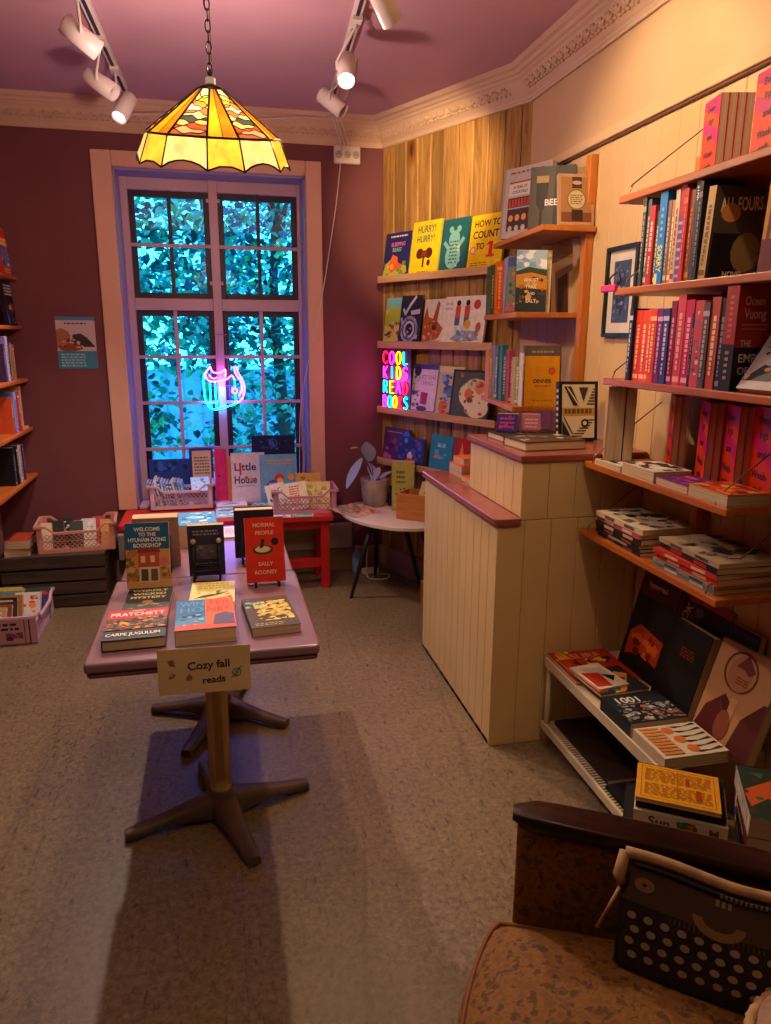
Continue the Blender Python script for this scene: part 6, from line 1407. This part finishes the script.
L_(.735, [(.045,.21,'#14161e','#8a8898','thick black spine on the lowest left shelf'),(.035,.215,'#1c1c24','#c8b8a0','black spine with a pale label on the lowest left shelf'),(.03,.21,'#b89a70','#6a4a30','tan spine on the lowest left shelf'),(.022,.208,'#d8ccb8','#5a4a40','cream spine on the lowest left shelf'),(.028,.212,'#1e1c28','#9a90a8','blue black spine on the lowest left shelf'),(.02,.2,'#8a88a8','#d8d8f0','grey violet spine on the lowest left shelf'),(.018,.2,'#4a3048','#b890b0','aubergine spine at the window end of the lowest left shelf')], .93, G)
# dark slatted crate
r = root('wooden_crate', (-1.25, 4.306, 0)); tag(r, 'dark brown slatted wooden crate standing on the floor at the left', 'crate')
cw = wood('dark_crate_wood', '#2c211b', '#574236', 'X', .6); cwz = wood('dark_crate_wood_z', '#2c211b', '#4e3b30', 'Z', .6)
for k in range(4):
    z0 = .008+.078*k
    MB().box(0, .56, 0, .012, z0, z0+.066, cw).build('front_slat', r, bevel=.002)
    MB().box(0, .56, .338, .35, z0, z0+.066, cw).build('back_slat', r, bevel=.002)
    for x in (0, .548): MB().box(x, x+.012, .012, .338, z0, z0+.066, wood('dark_crate_wood_y', '#2c211b', '#574236', 'Y', .6)).build('end_slat', r, bevel=.002)
for x in (.013, .515):
    for y in (.013, .305): MB().box(x, x+.032, y, y+.032, 0, .306, cwz).build('corner_post', r)
MB().box(.0, .56, .0, .35, .306, .316, cw).build('top_board', r, bevel=.002)
basket('book_basket', T(-1.062, 4.345, .3165) @ RZ(5), .44, .27, .165, '#cf8d76', 'salmon pink lattice basket of books on top of the dark crate', 'plastic book baskets')
G = 'books in the salmon basket on the crate'
bl_ = [('#cbb89a',-1.03,'cream backed book at the left end of the salmon basket'),('#2a2620',-.985,'dark brown book in the salmon basket'),('#1c201c',-.93,'black book with a label in the salmon basket'),('#3a4238',-.875,'dark green book in the salmon basket'),('#d0ccc0',-.82,'white patterned book in the salmon basket'),('#b83a48',-.765,'crimson book in the salmon basket'),('#c89048',-.71,'ochre book at the right end of the salmon basket')]
for i, (c, x, lab) in enumerate(bl_):
    book(lab, T(x-.01, 4.385+.045*(i % 3)+.006*i, .326) @ RZ(5) @ RX(-24), .058+.012*(i % 2)+.02*(i == 4), .165, .03, c, [('s',30+i,8,['#e8e0d0','#a8a090'],.1,.5,.9,.95,.14)] if i in (2, 4) else (), (), G)
z = .3165
for i, (c, t, lab) in enumerate((('#d8782c', .045, 'orange edged thick book at the bottom of the pair beside the salmon basket'), ('#a8402a', .05, 'red brown covered book on top of the pair beside the salmon basket'))):
    book(lab, flat(-1.225+.004*i, 4.33, z, 4-6*i, t), .13, .19, t, c, (), (), None); z += t
# low pink basket on the floor
pan = [('w',1,2,'#2a1c24',.0,.55,.75,.9),('l',[(.83,.05),(.83,.95)],.012,'#3a2030'),('l',[(.9,.05),(.9,.95)],.02,'#4a2838'),('s',2,10,['#4a2838','#7a4a58'],.55,.2,.8,.5,.06),('l',[(0,.06),(1,.06)],.01,'#6a3a4a')]
basket('book_basket', T(-.965, 3.80, 0) @ RZ(90) , .455, .33, .150, '#c4a0b4', 'pale pink basket of paperbacks on the floor in front of the dark crate', 'plastic book baskets', panel=(T(-.006, .33, 0) @ RZ(-90), .33, '#b88a90', pan))
G = 'paperbacks in the pale pink floor basket'
fb = [('#c8a878','tan paperback at the near end of the floor basket'),('#8a4a30','rust paperback in the floor basket'),('#3a3228','dark brown paperback in the floor basket'),('#b8a890','stone coloured paperback in the floor basket'),('#2c2620','black paperback in the floor basket'),('#a86a3a','ginger paperback in the floor basket'),('#d8d0c8','white paperback with a red and orange cover in the floor basket'),('#5a8a8a','teal paperback in the floor basket'),('#2f4a40','dark green paperback with roses in the floor basket'),('#c8b048','mustard paperback at the far end of the floor basket')]
for i, (c, lab) in enumerate(fb):
    y = 3.835+.036*i; art = [('s',60+i,14,['#d0402a','#e8903a','#5a3a90','#c83048'],.1,.1,.9,.9,.14)] if i in (6, 8) else [('w',i,3,'#e8dcc8',.15,.5,.85,.9)]
    book(lab, T(-1.26+.02*(i % 3)+(.12 if i in (6, 8) else 0), y, .014+.0) @ RZ(-3+2*(i % 3)) @ RX(-26), .13, .175, .022, c, art, (), G)
